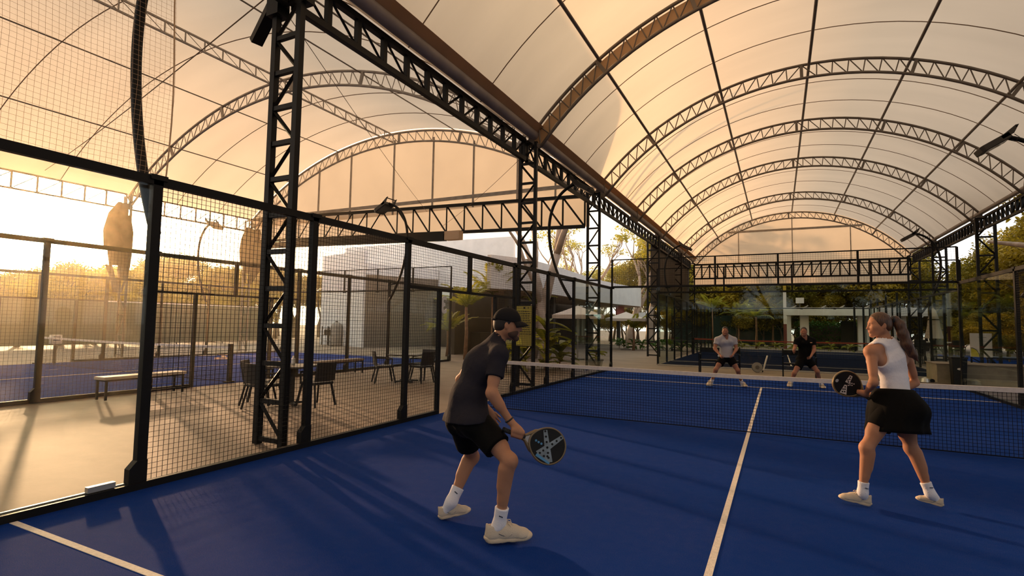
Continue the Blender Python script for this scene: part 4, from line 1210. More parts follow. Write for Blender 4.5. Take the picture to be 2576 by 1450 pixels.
M['navytee'] = cloth_mat('charcoal navy jersey', (.022, .020, .026), wr=.6, sc=10)
M['blackcloth'] = cloth_mat('black sports cloth', (.0045, .004, .0035))
M['whitecloth'] = cloth_mat('white ribbed cotton', (.78, .74, .75), wr=.5, sc=12)
M['greytee'] = cloth_mat('light grey jersey', (.42, .40, .41))
M['sock'] = mat('white knit sock', (.80, .76, .77), .85, bump=.3, bscale=160)
M['shoe'] = mat('cream knit shoe', (.58, .48, .36), .8, bump=.35, bscale=190, var=.08)
M['sole'] = mat('cream foam sole', (.64, .50, .34), .6, var=.08)
M['lace'] = mat('cream lace', (.66, .56, .43), .8)
M['capcloth'] = cloth_mat('black cap cloth', (.014, .013, .014), wr=.15, sc=60)
M['hairD'] = mat('dark brown hair', (.016, .009, .006), .6, bump=.12, bscale=150)
M['hairW'] = hair_mat('auburn brown hair', (.030, .012, .005), (.125, .050, .016))
M['beard'] = mat('dark stubble', (.085, .042, .026), .85, bump=.1, bscale=200)
M['lips'] = mat('rose lips', (.36, .12, .09), .4)
M['eye'] = mat('dark eye', (.02, .015, .012), .2)
M['band'] = mat('black wristband', (.010, .010, .011), .6)

def head_frame(f):
    f = nz(f); up = nz(np.array([0, 0, 1.0]) - f * f[2]); r = np.cross(f, up)
    return f, r, up
def build_head(S, H, f, sc=1.0, fem=False, up_=None):
    f, r, up = head_frame(f)
    if up_ is not None:
        up = nz(np.array(up_) - f * np.dot(f, up_)); r = np.cross(f, up)
    P = lambda a, b, c: H + (f * a + r * b + up * c) * sc
    fr = [f, r, up]
    S.ell(P(-.012, 0, .030), (.098 * sc, .076 * sc, .098 * sc), fr, k=.0)
    S.ell(P(.025, 0, -.02), (.066 * sc, .060 * sc, .085 * sc), fr, k=.03)
    jw = .019 if not fem else .014
    S.cone(P(-.005, .045, -.045), P(.066, .012, -.098), .026 * sc, jw * sc, k=.03)
    S.cone(P(-.005, -.045, -.045), P(.066, -.012, -.098), .026 * sc, jw * sc, k=.03)
    S.ell(P(.072, 0, -.098), (.018 * sc, .020 * sc, .016 * sc), fr, k=.02)
    S.ell(P(.064, 0, -.03), (.028 * sc, .045 * sc, .045 * sc), fr, k=.025)
    # brow, eye hollows, nose, lips
    S.cone(P(.079, .034, .022), P(.079, -.034, .022), .009 * sc, k=.018)
    for s_ in (-1, 1): S.ell(P(.094, s_ * .030, .004), (.016 * sc, .017 * sc, .011 * sc), fr, k=.012, cut=True)
    for s_ in (-1, 1): S.ell(P(.073, s_ * .030, .004), (.0125 * sc, .0135 * sc, .0105 * sc), fr, k=.006)
    S.cone(P(.086, 0, .012), P(.109, 0, -.030), .0075 * sc, .0105 * sc, k=.010)
    for s_ in (-1, 1): S.ell(P(.096, s_ * .011, -.035), (.010 * sc, .008 * sc, .007 * sc), fr, k=.008)
    S.cone(P(.090, .016, -.058), P(.090, -.016, -.058), .0065 * sc, k=.008)
    S.cone(P(.089, .014, -.069), P(.089, -.014, -.069), .0075 * sc, k=.007)
    for s_ in (-1, 1): S.ell(P(.052, s_ * .044, -.018), (.03 * sc, .02 * sc, .022 * sc), fr, k=.025)
    # ears: rim, lobe, hollow
    for s_ in (-1, 1):
        S.ell(P(-.012, s_ * .078, -.006), (.019 * sc, .009 * sc, .031 * sc), [nz(f - r * s_ * .45), nz(r * s_ + f * .45), up], k=.008)
        S.ell(P(-.006, s_ * .088, -.002), (.009 * sc, .006 * sc, .016 * sc), fr, k=.006, cut=True)
    return P, fr
def finger(S, p, dirs, lens, r0, r1):
    n = len(lens); q = np.array(p, float)
    for i in range(n):
        e = q + nz(dirs[i]) * lens[i]
        ra = r0 + (r1 - r0) * i / n; rb = r0 + (r1 - r0) * (i + 1) / n
        S.cone(q, e, ra, rb, k=.004); q = e
def open_hand(S, w, d, pn, sc=1.0, curl=.35, side=1):
    """w wrist, d hand direction, pn palm normal; thumb on `side` of d x pn"""
    d = nz(d); pn = nz(pn - d * np.dot(d, pn)); s_ = np.cross(d, pn) * side
    S.cone(w, w + d * .05 * sc, .024 * sc, .030 * sc, k=.015, n=pn, sq=1.5)
    S.cone(w + d * .04 * sc + s_ * .008, w + d * .088 * sc + s_ * .006, .034 * sc, .037 * sc, k=.012, n=pn, sq=2.2)
    L = [.040, .046, .043, .033]
    for i in range(4):
        off = (.030 - i * .0205) * sc
        b = w + d * (.088 - abs(i - 1.3) * .004) * sc + s_ * off
        a0 = curl * (.6 + .22 * i); sp = s_ * (.10 - .07 * i)
        ds = []
        for j in range(3):
            a = a0 + j * curl * .9; ds.append(d * math.cos(a) + pn * math.sin(a) + sp)
        finger(S, b, ds, [L[i] * sc, L[i] * .62 * sc, L[i] * .5 * sc], .0092 * sc, .0068 * sc)
    b = w + d * .030 * sc + s_ * .026 * sc
    finger(S, b, [d * .6 + s_ * .75 + pn * .25, d * .85 + s_ * .4 + pn * .35, d * .95 + s_ * .1 + pn * .4], [.040 * sc, .032 * sc, .024 * sc], .0125 * sc, .0085 * sc)
def grip_hand(S, w, A, B, back, sc=1.0, rad=.019, c=None, order=1):
    """fist around the handle A->B; back = direction of the back of the hand"""
    ax = nz(np.array(B) - np.array(A)); c = (np.array(A) + np.array(B)) / 2 if c is None else np.array(c)
    toW = nz((np.array(w) - c) - ax * np.dot(np.array(w) - c, ax))
    bk = nz(np.array(back) - ax * np.dot(back, ax)); bk = nz(bk - toW * np.dot(bk, toW) * .0)
    kn = nz(bk * .95 - toW * .35)                         # knuckle row
    S.cone(w, c + bk * .020 + toW * .035, .026 * sc, .032 * sc, k=.018)
    S.cone(c + bk * .026 - ax * .028 + toW * .022, c + bk * .026 + ax * .030 + toW * .022, .026 * sc, k=.015)
    S.cone(c + kn * .030 - ax * .030, c + kn * .030 + ax * .034, .015 * sc, .0165 * sc, k=.015)
    for i in range(4):
        p = c + ax * (.031 - i * .0205) * order
        R_ = rad + .009; pts = []
        a0 = math.atan2(np.dot(kn, toW), np.dot(kn, bk))
        for j in range(8):
            a = a0 - (j / 7) * R(205 + 8 * i)
            pts.append(p + bk * math.cos(a) * R_ + toW * math.sin(a) * R_)
        for j in range(7): S.cone(pts[j], pts[j + 1], .0105 * sc - .0004 * j, .0101 * sc - .0004 * j, k=.003)
        S.ell(pts[0], (.0125, .0125, .0125), None, k=.006)
    # thumb across the other side
    p = c + ax * .036 * order
    t0 = c + toW * .040 + ax * .018 * order + bk * .008; t1 = p + toW * .026 - bk * .018; t2 = p - bk * .032 - toW * .004
    S.cone(t0, t1, .0145 * sc, .0115 * sc, k=.012); S.cone(t1, t2, .0115 * sc, .009 * sc, k=.005)

def limb(S, a, b, ra, rb, bulge=None, k=.02):
    S.cone(a, b, ra, rb, k=k)
    if bulge:
        t, off, r, ln = bulge
        c = np.array(a) + (np.array(b) - np.array(a)) * t + off; ax = nz(np.array(b) - np.array(a))
        S.cone(c - ax * ln / 2, c + ax * ln / 2, r, r * .8, k=.03)

def bounds(J, pad=.22):
    A = np.array([v for k, v in J.items() if k[:4] not in ('rack',)]); return A.min(0) - pad, A.max(0) + pad

def torso(S, J, fem, off=0.0, k=.05, sh=True):
    pel, wai, che, nec = (np.array(J[q]) for q in ('pelvis', 'waist', 'chest', 'neck'))
    sL, sR, hL, hR = (np.array(J[q]) for q in ('sL', 'sR', 'hL', 'hR'))
    lat = nz(sR - sL); spine = nz(nec - pel); fwd = nz(np.cross(spine, lat))
    hlat = nz(hR - hL); hf = nz(np.cross(spine, hlat))
    a = 1.0 if not fem else .86
    S.cone(pel + spine * .02, wai, (.150 if not fem else .158) * 1.0 + off, .128 * a + off, k=k, n=hf, sq=1.35)
    S.cone(wai, che, .128 * a + off, .158 * a + off, k=k, n=fwd, sq=1.42)
    S.cone(che, che + (nec - che) * .62, .160 * a + off, .098 * a + off, k=k, n=fwd, sq=1.45)
    if sh:
        up = nec - spine * .03
        for s_, hpt in ((sL, hL), (sR, hR)):
            S.cone(up, s_ , .062 * a + off, .055 * a + off, k=.05, n=fwd, sq=1.12)
            S.cone(s_ - spine * .05 + (che - s_) * .18, wai + (s_ - che) * .32 + (che - wai) * .45, .062 * a + off, .05 * a + off, k=.06)
            S.cone(nec + spine * .03, s_ + (nec - s_) * .35, .036 * a + off, .040 * a + off, k=.05)
    if fem:
        for s_ in (-1, 1): S.ell(che + fwd * .105 + lat * s_ * .065 - spine * .03, (.055 + off, .055 + off, .058 + off), None, k=.04)
    else:
        for s_ in (-1, 1): S.ell(che + fwd * .075 + lat * s_ * .07 + spine * .01, (.06 + off, .06 + off, .055 + off), None, k=.05)
    S.ell(pel - spine * .02, (.155 + off, .125 + off, .11 + off), [hlat, hf, spine], k=.05)
    for hpt in (hL, hR):
        S.ell(np.array(hpt) - hf * .055 + spine * .01, (.092 + off, .098 + off, .095 + off), [hlat, hf, spine], k=.05)
    return dict(lat=lat, spine=spine, fwd=fwd, hf=hf, hlat=hlat, pel=pel, wai=wai, che=che, nec=nec)

def person(J, base, label, h, skin, face, fem=False, headup=None, hands=None, headsc=1.0, name='person'):
    J = {k: np.array(v, float) for k, v in J.items()}
    root = empty(name, base, 0, label, 'person'); lo, hi = bounds(J)
    S = Sdf(lo, hi, h); a = .86 if fem else 1.0
    T = torso(S, J, fem)
    P, fr = build_head(S, J['head'], face, headsc, fem, headup)
    hf_ = nz(face)
    S.cone(J['neck'] - T['spine'] * .02, J['head'] - hf_ * .022 - nz(J['head'] - J['neck']) * .02, .060 * a, .053 * a, k=.035)
    for s_ in 'LR':
        sp, e, w = J['s' + s_], J['e' + s_], J['w' + s_]
        S.ell(sp - T['spine'] * .005, (.064 * a,) * 3, None, k=.04)
        arm = nz(e - sp)
        fa = .80 if fem else 1.0
        limb(S, sp, e, .050 * fa, .039 * fa, (.5, -T['fwd'] * .004, .046 * fa, .12), k=.03)
        limb(S, e, w, .039 * fa, .0265 * fa, (.26, np.zeros(3), .043 * fa, .09), k=.02)
        hp, kn, an = J['h' + s_], J['k' + s_], J['a' + s_]
        th = nz(kn - hp); shn = nz(an - kn); toe = nz(J['toe' + s_] - J['heel' + s_])
        front = nz(toe - shn * np.dot(toe, shn)); tf = nz(toe - th * np.dot(toe, th))
        tr = .086 if not fem else .090
        limb(S, hp, kn, tr, .053, (.38, tf * .018, .078 if not fem else .080, .20), k=.045)
        S.ell(kn + front * .005, (.050, .050, .056), None, k=.03)
        limb(S, kn, an, .050, .034 if not fem else .031, (.27, -front * .026, .047 if not fem else .043, .13), k=.03)
        S.cone(kn + (an - kn) * .15 - front * .022, kn + (an - kn) * .62 - front * .012, .040, .030, k=.03)
        S.cone(an, J['heel' + s_] + toe * .06 + np.array([0, 0, .055]), .031, .027, k=.02)
        S.cone(J['heel' + s_] + toe * .06 + np.array([0, 0, .050]), J['heel' + s_] + toe * .13 + np.array([0, 0, .042]), .024, .016, k=.01)
    if hands: hands(S, J, T)
    sdf_obj(S, 'body', skin, root, base)
    for s_ in (-1, 1):
        b = MB(); b.lathe([(0, -.011), (.007, -.009), (.011, 0), (.007, .009), (0, .011)], 10)
        o = b.build('eye', M['eye'], root, smooth=True); o.location = tuple(P(.0775, s_ * .030, .004) - np.array(base)); o.scale = (.9 * headsc,) * 3
    return root, J, T, P, fr
def hair_cap(root, base, P, fr, H, m, sc=1.0, front=.052, low=-.05, thick=.010, name='hair', h=.005, side=-.01):
    f, r, up = fr
    S = Sdf(H - .17, H + .17, h)
    S.ell(P(-.014, 0, .030), ((.098 + thick) * sc, (.076 + thick) * sc, (.098 + thick) * sc), fr, k=0)
    S.ell(P(-.045, 0, -.012), (.068 * sc, .066 * sc, .06 * sc), fr, k=.02)
    # hairline: slants from the forehead down behind the ear
    S.plane(P(front, 0, .045), f * 1.0 - up * .55)
    S.plane(P(-.055, 0, low), -up * 1.0 + f * .55)
    return sdf_obj(S, name, m, root, base)

# shoe, grown once and reused
def make_shoe():
    S = Sdf((-.08, -.07, -.01), (.26, .07, .16), .005)
    S.cone((0, 0, .045), (.0, 0, .082), .043, .036, k=0, n=(0, 1, 0), sq=1.12)
    S.cone((0, 0, .042), (.10, 0, .048), .043, .046, k=.03, n=(0, 1, 0), sq=1.08)
    S.cone((.09, .002, .045), (.185, .004, .028), .048, .042, k=.03, n=(0, 0, 1), sq=1.12)
    S.cone((.05, 0, .085), (.14, 0, .058), .028, .036, k=.03)
    S.ell((.195, .004, .028), (.050, .045, .036), None, k=.03)
    S.cone((.072, 0, .085), (.064, 0, .122), .022, .014, k=.02, n=(1, 0, 0), sq=2.0)
    S.cone((-.030, 0, .08), (-.036, 0, .104), .016, .010, k=.02, n=(1, 0, 0), sq=1.6)
    S.ell((.015, 0, .125), (.040, .030, .045), None, k=.01, cut=True)
    S.plane((0, 0, .020), (0, 0, -1))
    up = S.mesh('shoe', M['shoe'])
    S = Sdf((-.09, -.08, -.02), (.28, .08, .06), .004)
    S.cone((0, 0, .016), (.10, 0, .016), .045, .040, k=0)
    S.cone((.10, .0, .016), (.20, .004, .018), .042, .046, k=.03)
    S.ell((.225, .005, .024), (.034, .038, .02), None, k=.02)
    S.ell((-.035, 0, .028), (.022, .032, .016), None, k=.015)
    S.plane((0, 0, .040), (-.05, 0, 1)); S.plane((0, 0, 0), (0, 0, -1)); S.plane((.20, 0, 0), (.22, 0, -1)); S.plane((-.03, 0, 0), (-.3, 0, -1))
    S.ell((.095, 0, -.012), (.030, .08, .018), None, k=.01, cut=True)
    so = S.mesh('sole', M['sole'])
    b = MB()
    for i in range(5):
        x = .082 + i * .019; z = .107 - i * .0125
        b.tube([(x, -.030, z - .012), (x + .004, -.012, z + .002), (x + .006, .012, z + .002), (x, .030, z - .012)], .0032, 6)
    for s_ in (-1, 1):
        b.tube([(.082, 0, .108), (.098, s_ * .014, .124), (.118, s_ * .026, .118), (.124, s_ * .028, .104)], .0028, 6)
        b.tube([(.080, 0, .108), (.10, s_ * .022, .112), (.115, s_ * .034, .094)], .0026, 6)
    la = bpy.data.meshes.new('laces'); la.from_pydata(b.v, [], b.f); la.update(); la.materials.append(M['lace'])
    b = MB()
    for s_ in (-1, 1):
        y = s_ * .0475
        b.tube([(.035, s_ * .046, .060), (.065, s_ * .0475, .046), (.092, s_ * .049, .040), (.108, s_ * .0495, .044), (.118, s_ * .0485, .054)], .0022, 5)
        b.tube([(.095, s_ * .049, .042), (.104, s_ * .047, .060)], .0016, 5)
    mk = bpy.data.meshes.new('side_mark'); mk.from_pydata(b.v, [], b.f); mk.update(); mk.materials.append(M['inkblue'])
    return up, so, la, mk
M['inkblue'] = mat('dark blue print', (.03, .04, .07), .6)
SHOE = make_shoe()
def put_shoe(root, base, heel, toe, m_up=None, sc=1.0, name='shoe'):
    heel = np.array(heel); toe = np.array(toe); d = nz(toe - heel)
    x = Vector(d); z = Vector((0, 0, 1)); z = (z - x * x.z).normalized(); y = z.cross(x)
    Mx = Matrix(((x.x, y.x, z.x, 0), (x.y, y.y, z.y, 0), (x.z, y.z, z.z, 0), (0, 0, 0, 1)))
    L = np.linalg.norm(toe - heel) / .285
    pos = Vector(heel - np.array(base)) + x * .045 * L
    o = mesh_obj(name, SHOE[0], root); o.matrix_local = Matrix.Translation(pos) @ Mx @ Matrix.Scale(L * sc, 4)
    for nm, me in (('sole', SHOE[1]), ('laces', SHOE[2]), ('side_mark', SHOE[3])): mesh_obj(nm, me, o)
    return o
def sock(root, base, an, kn, heel, toe, top=.17, h=.006, mark=None, r=.040):
    an, kn, heel, toe = map(np.array, (an, kn, heel, toe)); d = nz(kn - an); f = nz(toe - heel)
    S = Sdf(np.minimum(an, an + d * .3) - .12, np.maximum(an, an + d * .3) + .12, h)
    S.cone(an - d * .01, an + d * (top + .06), r + .002, r + .013, k=0)
    S.cone(an, heel + f * .055 + np.array([0, 0, .06]), r + .004, r - .001, k=.03)
    S.plane(an + d * top, d)
    o = sdf_obj(S, 'sock', M['sock'], root, base)
    if mark is not None:
        m3 = nz(mark - d * np.dot(mark, d)); s_ = np.cross(d, m3); c = an + d * (top - .045) + m3 * (r + .0115) - np.array(base)
        b = MB(); b.beam(Vector(c - s_ * .014 + d * .003), Vector(c + s_ * .016 - d * .004), .003, .007); b.build('sock_mark', M['inkblue'], o)
    return o
def tshirt(root, J, T, base, m, h=.008, sleeve=.58, hem=None, off=.014, vneck=None, loose=.012, neckr=.068):
    lo, hi = bounds(J, .16); lo[2] = max(lo[2], J['pelvis'][2] - .25)
    S = Sdf(lo, hi, h)
    torso(S, J, False, off, k=.06)
    sp = T['spine']
    S.cone(J['pelvis'] - sp * .10, J['waist'], .166 + off + loose, .142 + off + loose, k=.04, n=T['hf'], sq=1.16)
    for q in 'LR': S.ell(J['h' + q] - T['hf'] * .055 + sp * .01, (.118, .122, .115), [T['hlat'], T['hf'], sp], k=.05)
    S.plane(hem[0], hem[1])
    for s_ in 'LR':
        a, e = J['s' + s_], J['e' + s_]; ax = nz(e - a)
        Q = Sdf(np.minimum(a, e) - .13, np.maximum(a, e) + .13, h)
        Q.ell(a - sp * .005, (.075,) * 3, None, k=0)
        Q.cone(a, e, .066, .072, k=.02, )
        Q.plane(a + (e - a) * sleeve, ax)
        # merge into the shirt grid
        g = [Q.lo[i] + h * np.arange(Q.n[i]) for i in range(3)]
        off_i = np.round((Q.lo - S.lo) / h).astype(int)
        Q2 = Sdf(S.lo + off_i * h + 3 * h, S.lo + off_i * h + 3 * h, h)  # aligned copy
        Q2.lo = S.lo + off_i * h; Q2.n = Q.n; Q2.F = np.full(tuple(Q.n), 1.0, np.float32)
        Q2.ell(a - sp * .005, (.075,) * 3, None, k=0); Q2.cone(a, e, .066, .072, k=.02); Q2.plane(a + (e - a) * sleeve, ax)
        a0 = np.maximum(off_i, 0); b0 = np.minimum(off_i + Q.n, S.n)
        sl = tuple(slice(a0[i], b0[i]) for i in range(3)); ql = tuple(slice(a0[i] - off_i[i], b0[i] - off_i[i]) for i in range(3))
        S.blend(sl, Q2.F[ql], .03)
    nk = J['neck']; nd = nz(J['head'] - nk)
    S.cone(nk - sp * .02, J['head'], .060 + .011, .053 + .011, k=.035)
    S.cone(nk - sp * .035 + T['fwd'] * .015, nk + nd * .22, neckr, neckr + .012, cut=True)
    if vneck: S.cone(nk + T['fwd'] * .05, J['chest'] + T['fwd'] * .19 + sp * vneck, .045, .012, cut=True)
    return sdf_obj(S, 'tshirt', m, root, base)
def shorts(root, J, T, base, m, top, h=.008, frac=(.62, .62), r=(.105, .098), tilt=None, notch=None, glute=True):
    lo, hi = bounds({k: J[k] for k in ('pelvis', 'hL', 'hR', 'kL', 'kR')}, .2)
    S = Sdf(lo, hi, h); sp = T['spine']
    S.ell(J['pelvis'] - sp * .02, (.168, .142 if glute else .12, .125), [T['hlat'], T['hf'], sp], k=.0)
    for s_ in 'LR':
        if glute: S.ell(J['h' + s_] - T['hf'] * .055 + sp * .01, (.105, .108, .105), [T['hlat'], T['hf'], sp], k=.05)
    S.cone(J['pelvis'] + sp * .02, J['pelvis'] + sp * .16, .158, .150, k=.04, n=T['hf'], sq=1.3)
    S.plane(top[0], top[1])
    for i, s_ in enumerate('LR'):
        a, e = J['h' + s_], J['k' + s_]; ax = nz(e - a)
        off_i = np.round((np.minimum(a, e) - .16 - S.lo) / h).astype(int); nn = np.ceil((np.abs(e - a) + .32) / h).astype(int)
        Q = Sdf(S.lo, S.lo, h); Q.lo = S.lo + off_i * h; Q.n = nn; Q.F = np.full(tuple(nn), 1.0, np.float32)
        Q.cone(a, e, r[0], r[1], k=0)
        tl = ax if tilt is None else nz(ax + np.array(tilt[i]))
        Q.plane(a + (e - a) * frac[i], tl)
        if notch is not None and notch[i] is not None:
            nd_, w_ = notch[i]
            c = a + (e - a) * frac[i] + np.array(nd_) * r[1]
            Q.cone(c + ax * .06, c - ax * .045, .034, .004, cut=True)
        a0 = np.maximum(off_i, 0); b0 = np.minimum(off_i + nn, S.n)
        sl = tuple(slice(a0[k], b0[k]) for k in range(3)); ql = tuple(slice(a0[k] - off_i[k], b0[k] - off_i[k]) for k in range(3))
        S.blend(sl, Q.F[ql], .035)
    return sdf_obj(S, 'shorts', m, root, base)

def racket(center, axis, normal, label, rim, pattern, sc=1.0, grip_len=.20):
    """padel racket: axis points from the handle to the head"""
    x = Vector(axis).normalized(); n = Vector(normal); n = (n - x * n.dot(x)).normalized(); y = n.cross(x)
    root = empty('padel_racket', center, 0, label, 'racket')
    Mx = Matrix(((x.x, y.x, n.x, 0), (x.y, y.y, n.y, 0), (x.z, y.z, n.z, 0), (0, 0, 0, 1)))
    root.matrix_world = Matrix.Translation(Vector(center)) @ Mx @ Matrix.Scale(sc, 4)
    def outline(s=1.0, N=48):
        pts = []
        for k in range(N):
            a = 2 * PI * k / N; c_, s_ = math.cos(a), math.sin(a)
            rx = .128 if c_ > 0 else .150
            w_ = .130 * (1 - .16 * max(0, -c_) ** 2)
            pts.append((rx * c_ * s, w_ * s_ * s))
        return pts
    part('head_core', M['rkblack'], root, lambda b: b.prism(outline(.93), .032, Matrix.Translation((0, 0, -.016))), bevel=.004)
    def rm(b):
        o_ = outline(1.0); i_ = outline(.90); N = len(o_)
        vs_ = [(p[0], p[1], z) for z in (-.019, .019) for p in o_] + [(p[0], p[1], z) for z in (-.019, .019) for p in i_]
        fs = []
        for k in range(N):
            k2 = (k + 1) % N
            fs += [(k, k2, N + k2, N + k), (2 * N + k2, 2 * N + k, 3 * N + k, 3 * N + k2), (N + k, N + k2, 3 * N + k2, 3 * N + k), (k2, k, 2 * N + k, 2 * N + k2)]
        b.add(vs_, fs)
    part('rim', M[rim], root, rm, bevel=.005)
    def th(b):
        for s_ in (-1, 1): b.tube([(-.098, s_ * .076, 0), (-.118, s_ * .066, 0), (-.146, s_ * .040, 0), (-.172, s_ * .016, 0), (-.20, s_ * .010, 0)], [.012, .015, .015, .014, .012], 8)
    part('throat', M[rim], root, th, smooth=True)
    part('throat_bridge', M['rkgrey'], root, lambda b: b.prism([(-.138, -.034), (-.128, -.040), (-.128, .040), (-.138, .034), (-.176, .014), (-.176, -.014)], .024, Matrix.Translation((0, 0, -.012))), bevel=.003)
    part('grip', M['rkgrip'], root, lambda b: b.tube([(-.178, 0, 0), (-.19, 0, 0), (-.18 - grip_len * .9, 0, 0), (-.18 - grip_len, 0, 0)], [.015, .0165, .0165, .019], 10), smooth=True)
    part('butt_cap', M['rkblack'], root, lambda b: b.tube([(-.18 - grip_len, 0, 0), (-.192 - grip_len, 0, 0)], [.0195, .018], 10))
    pattern(root)
    return root
M['rkblack'] = mat('black racket face', (.006, .0055, .005), .5, var=.4, vscale=9, spec=.2)
M['rkbronze'] = mat('bronze edged frame', (.16, .115, .065), .38, metal=.5)
M['rkgold'] = mat('worn gold frame', (.17, .12, .05), .38, metal=.5)
M['rkgrey'] = mat('pale grey throat', (.34, .33, .32), .5)
M['rkgrip'] = mat('black wrapped grip', (.012, .012, .012), .7, bump=.4, bscale=120)
M['rkteal'] = mat('grey blue print', (.17, .21, .235), .5, var=.3, vscale=20)
M['rkblue'] = mat('bright blue print', (.06, .22, .40), .5)
M['rkwhite'] = mat('off white print', (.52, .46, .40), .5)
def quad_plate(b, pts, z, t=.0015):
    b.prism(pts, t, Matrix.Translation((0, 0, z)))
def bar(p, q, w0, w1):
    p = Vector(p); q = Vector(q); d = (q - p).normalized(); s_ = Vector((-d.y, d.x))
    return [tuple(p - s_ * w0 / 2), tuple(q - s_ * w1 / 2), tuple(q + s_ * w1 / 2), tuple(p + s_ * w0 / 2)]
def dots(root, pts, r, m, z):
    for p in pts: part('drilled_hole', M[m], root, lambda b: b.prism([(p[0] + r * math.cos(k * PI / 6), p[1] + r * math.sin(k * PI / 6)) for k in range(12)], .0012, Matrix.Translation((0, 0, z))))
def pattern_x(root):
    """big X with drilled holes, three blue dots"""
    for z in (.0165,):
        b1 = bar((-.058, .096), (.036, -.103), .028, .050); b2 = bar((.074, .093), (-.056, -.078), .026, .050)
        part('printed_cross', M['rkteal'], root, lambda b: quad_plate(b, b1, z))
        part('printed_cross', M['rkteal'], root, lambda b: quad_plate(b, b2, z + .0008))
        part('printed_edge', M['rkblue'], root, lambda b: quad_plate(b, bar((-.068, -.083), (.040, -.110), .020, .014), z + .0016))
        H = [(-.056 + .09 * t, .088 - .185 * t) for t in (.0, .18, .36, .54, .72, .88)] + [(.066 - .118 * t, .083 - .155 * t) for t in (.0, .2, .4, .62, .8, .95)] + [(-.012, -.075), (.012, -.068)]
        part('printed_cross', M['rkteal'], root, lambda b: quad_plate(b, [(-.070, -.066), (-.040, -.094), (.014, -.112), (.030, -.090), (-.005, -.035), (-.030, -.040)], z - .0006))
        dots(root, H, .0075, 'rkblack', z + .0030)
        dots(root, [(-.098, .006), (-.077, .002), (-.055, -.002)], .0082, 'rkblue', z)
def pattern_flash(root):
    for z in (.0165,):
        part('printed_flash', M['rkwhite'], root, lambda b: quad_plate(b, bar((.014, -.088), (.002, -.008), .026, .042), z))
        part('printed_flash', M['rkwhite'], root, lambda b: quad_plate(b, bar((.0, .016), (-.030, .104), .022, .064), z))
        H = [(.013, -.072), (.006, -.052), (.014, -.036), (.0, -.022), (-.006, .036), (-.018, .056), (-.004, .066), (-.030, .078), (-.014, .090)]
        dots(root, H, .0075, 'rkblack', z + .0016)
        dots(root, [(-.020, -.022), (-.030, -.006), (-.034, -.030), (-.020, .006), (-.046, -.014), (-.052, -.036)], .006, 'rkwhite', z)
        part('printed_disc', M['rkgrey'], root, lambda b: b.prism([(-.0 + .088 + .014 * math.cos(k * PI / 8), .030 + .018 * math.sin(k * PI / 8)) for k in range(16)], .0012, Matrix.Translation((0, 0, z))))

CAMP = np.array([5.434, -9.059, 1.622])
UAX = np.array([.895, .446, 0]); WAX = np.array([-.446, .895, 0])
MAN = dict(
pelvis=(3.243, -5.380, 0.870), waist=(3.224, -5.379, 1.030), chest=(3.284, -5.304, 1.285), neck=(3.383, -5.232, 1.445), head=(3.470, -5.190, 1.607), chin=(3.525, -5.195, 1.506), sR=(3.499, -5.387, 1.377), sL=(3.194, -5.125, 1.366), eR=(3.497, -5.500, 1.100), eL=(2.979, -5.110, 1.133), wR=(3.621, -5.426, 0.889), wL=(3.248, -5.121, 0.917), hR=(3.361, -5.433, 0.829), hL=(3.142, -5.308, 0.793), kR=(3.654, -5.488, 0.613), kL=(3.088, -5.066, 0.482), aR=(3.566, -5.465, 0.142), aL=(3.004, -5.243, 0.149), heelR=(3.488, -5.526, 0.017), toeR=(3.744, -5.343, 0.025), heelL=(2.919, -5.285, 0.007), toeL=(3.113, -5.155, 0.052), gripA=(3.606, -5.434, 0.815), gripB=(3.722, -5.365, 0.774), rackC=(3.872, -5.279, 0.704))
WOMAN = dict(
pelvis=(6.409, -2.942, 0.917), waist=(6.401, -2.935, 1.155), chest=(6.368, -2.940, 1.350), neck=(6.330, -2.970, 1.499), head=(6.284, -2.993, 1.659), chin=(6.209, -2.997, 1.548), sL=(6.197, -3.115, 1.417), sR=(6.510, -2.803, 1.409), eL=(6.200, -3.225, 1.142), eR=(6.602, -2.712, 1.114), wL=(6.162, -3.043, 1.024), wR=(6.336, -2.889, 0.993), hL=(6.341, -3.043, 0.895), hR=(6.473, -2.866, 0.875), kL=(6.139, -3.166, 0.539), kR=(6.529, -2.838, 0.516), aL=(6.100, -3.163, 0.131), aR=(6.656, -2.864, 0.128), heelL=(6.161, -3.133, 0.012), toeL=(5.921, -3.163, 0.050), heelR=(6.746, -2.864, 0.022), toeR=(6.562, -2.822, 0.048), gripA=(6.227, -2.943, 0.965), gripB=(6.112, -2.990, 1.022), rackC=(6.007, -3.019, 1.100))
GREY = dict(
pelvis=(4.166, 6.454, 0.826), waist=(4.168, 6.455, 1.007), chest=(4.165, 6.397, 1.222), neck=(4.160, 6.350, 1.371), head=(4.157, 6.282, 1.499), chin=(4.167, 6.152, 1.416), sR=(3.955, 6.293, 1.271), sL=(4.366, 6.497, 1.279), eR=(3.901, 6.210, 1.038), eL=(4.424, 6.471, 1.037), wR=(4.034, 6.053, 0.892), wL=(4.352, 6.211, 0.887), hR=(4.089, 6.415, 0.772), hL=(4.252, 6.497, 0.775), kR=(3.930, 6.169, 0.483), kL=(4.450, 6.428, 0.472), aR=(3.797, 6.270, 0.109), aL=(4.541, 6.641, 0.102), heelR=(3.795, 6.380, 0.035), toeR=(3.731, 6.047, 0.042), heelL=(4.525, 6.744, 0.038), toeL=(4.645, 6.503, 0.038))
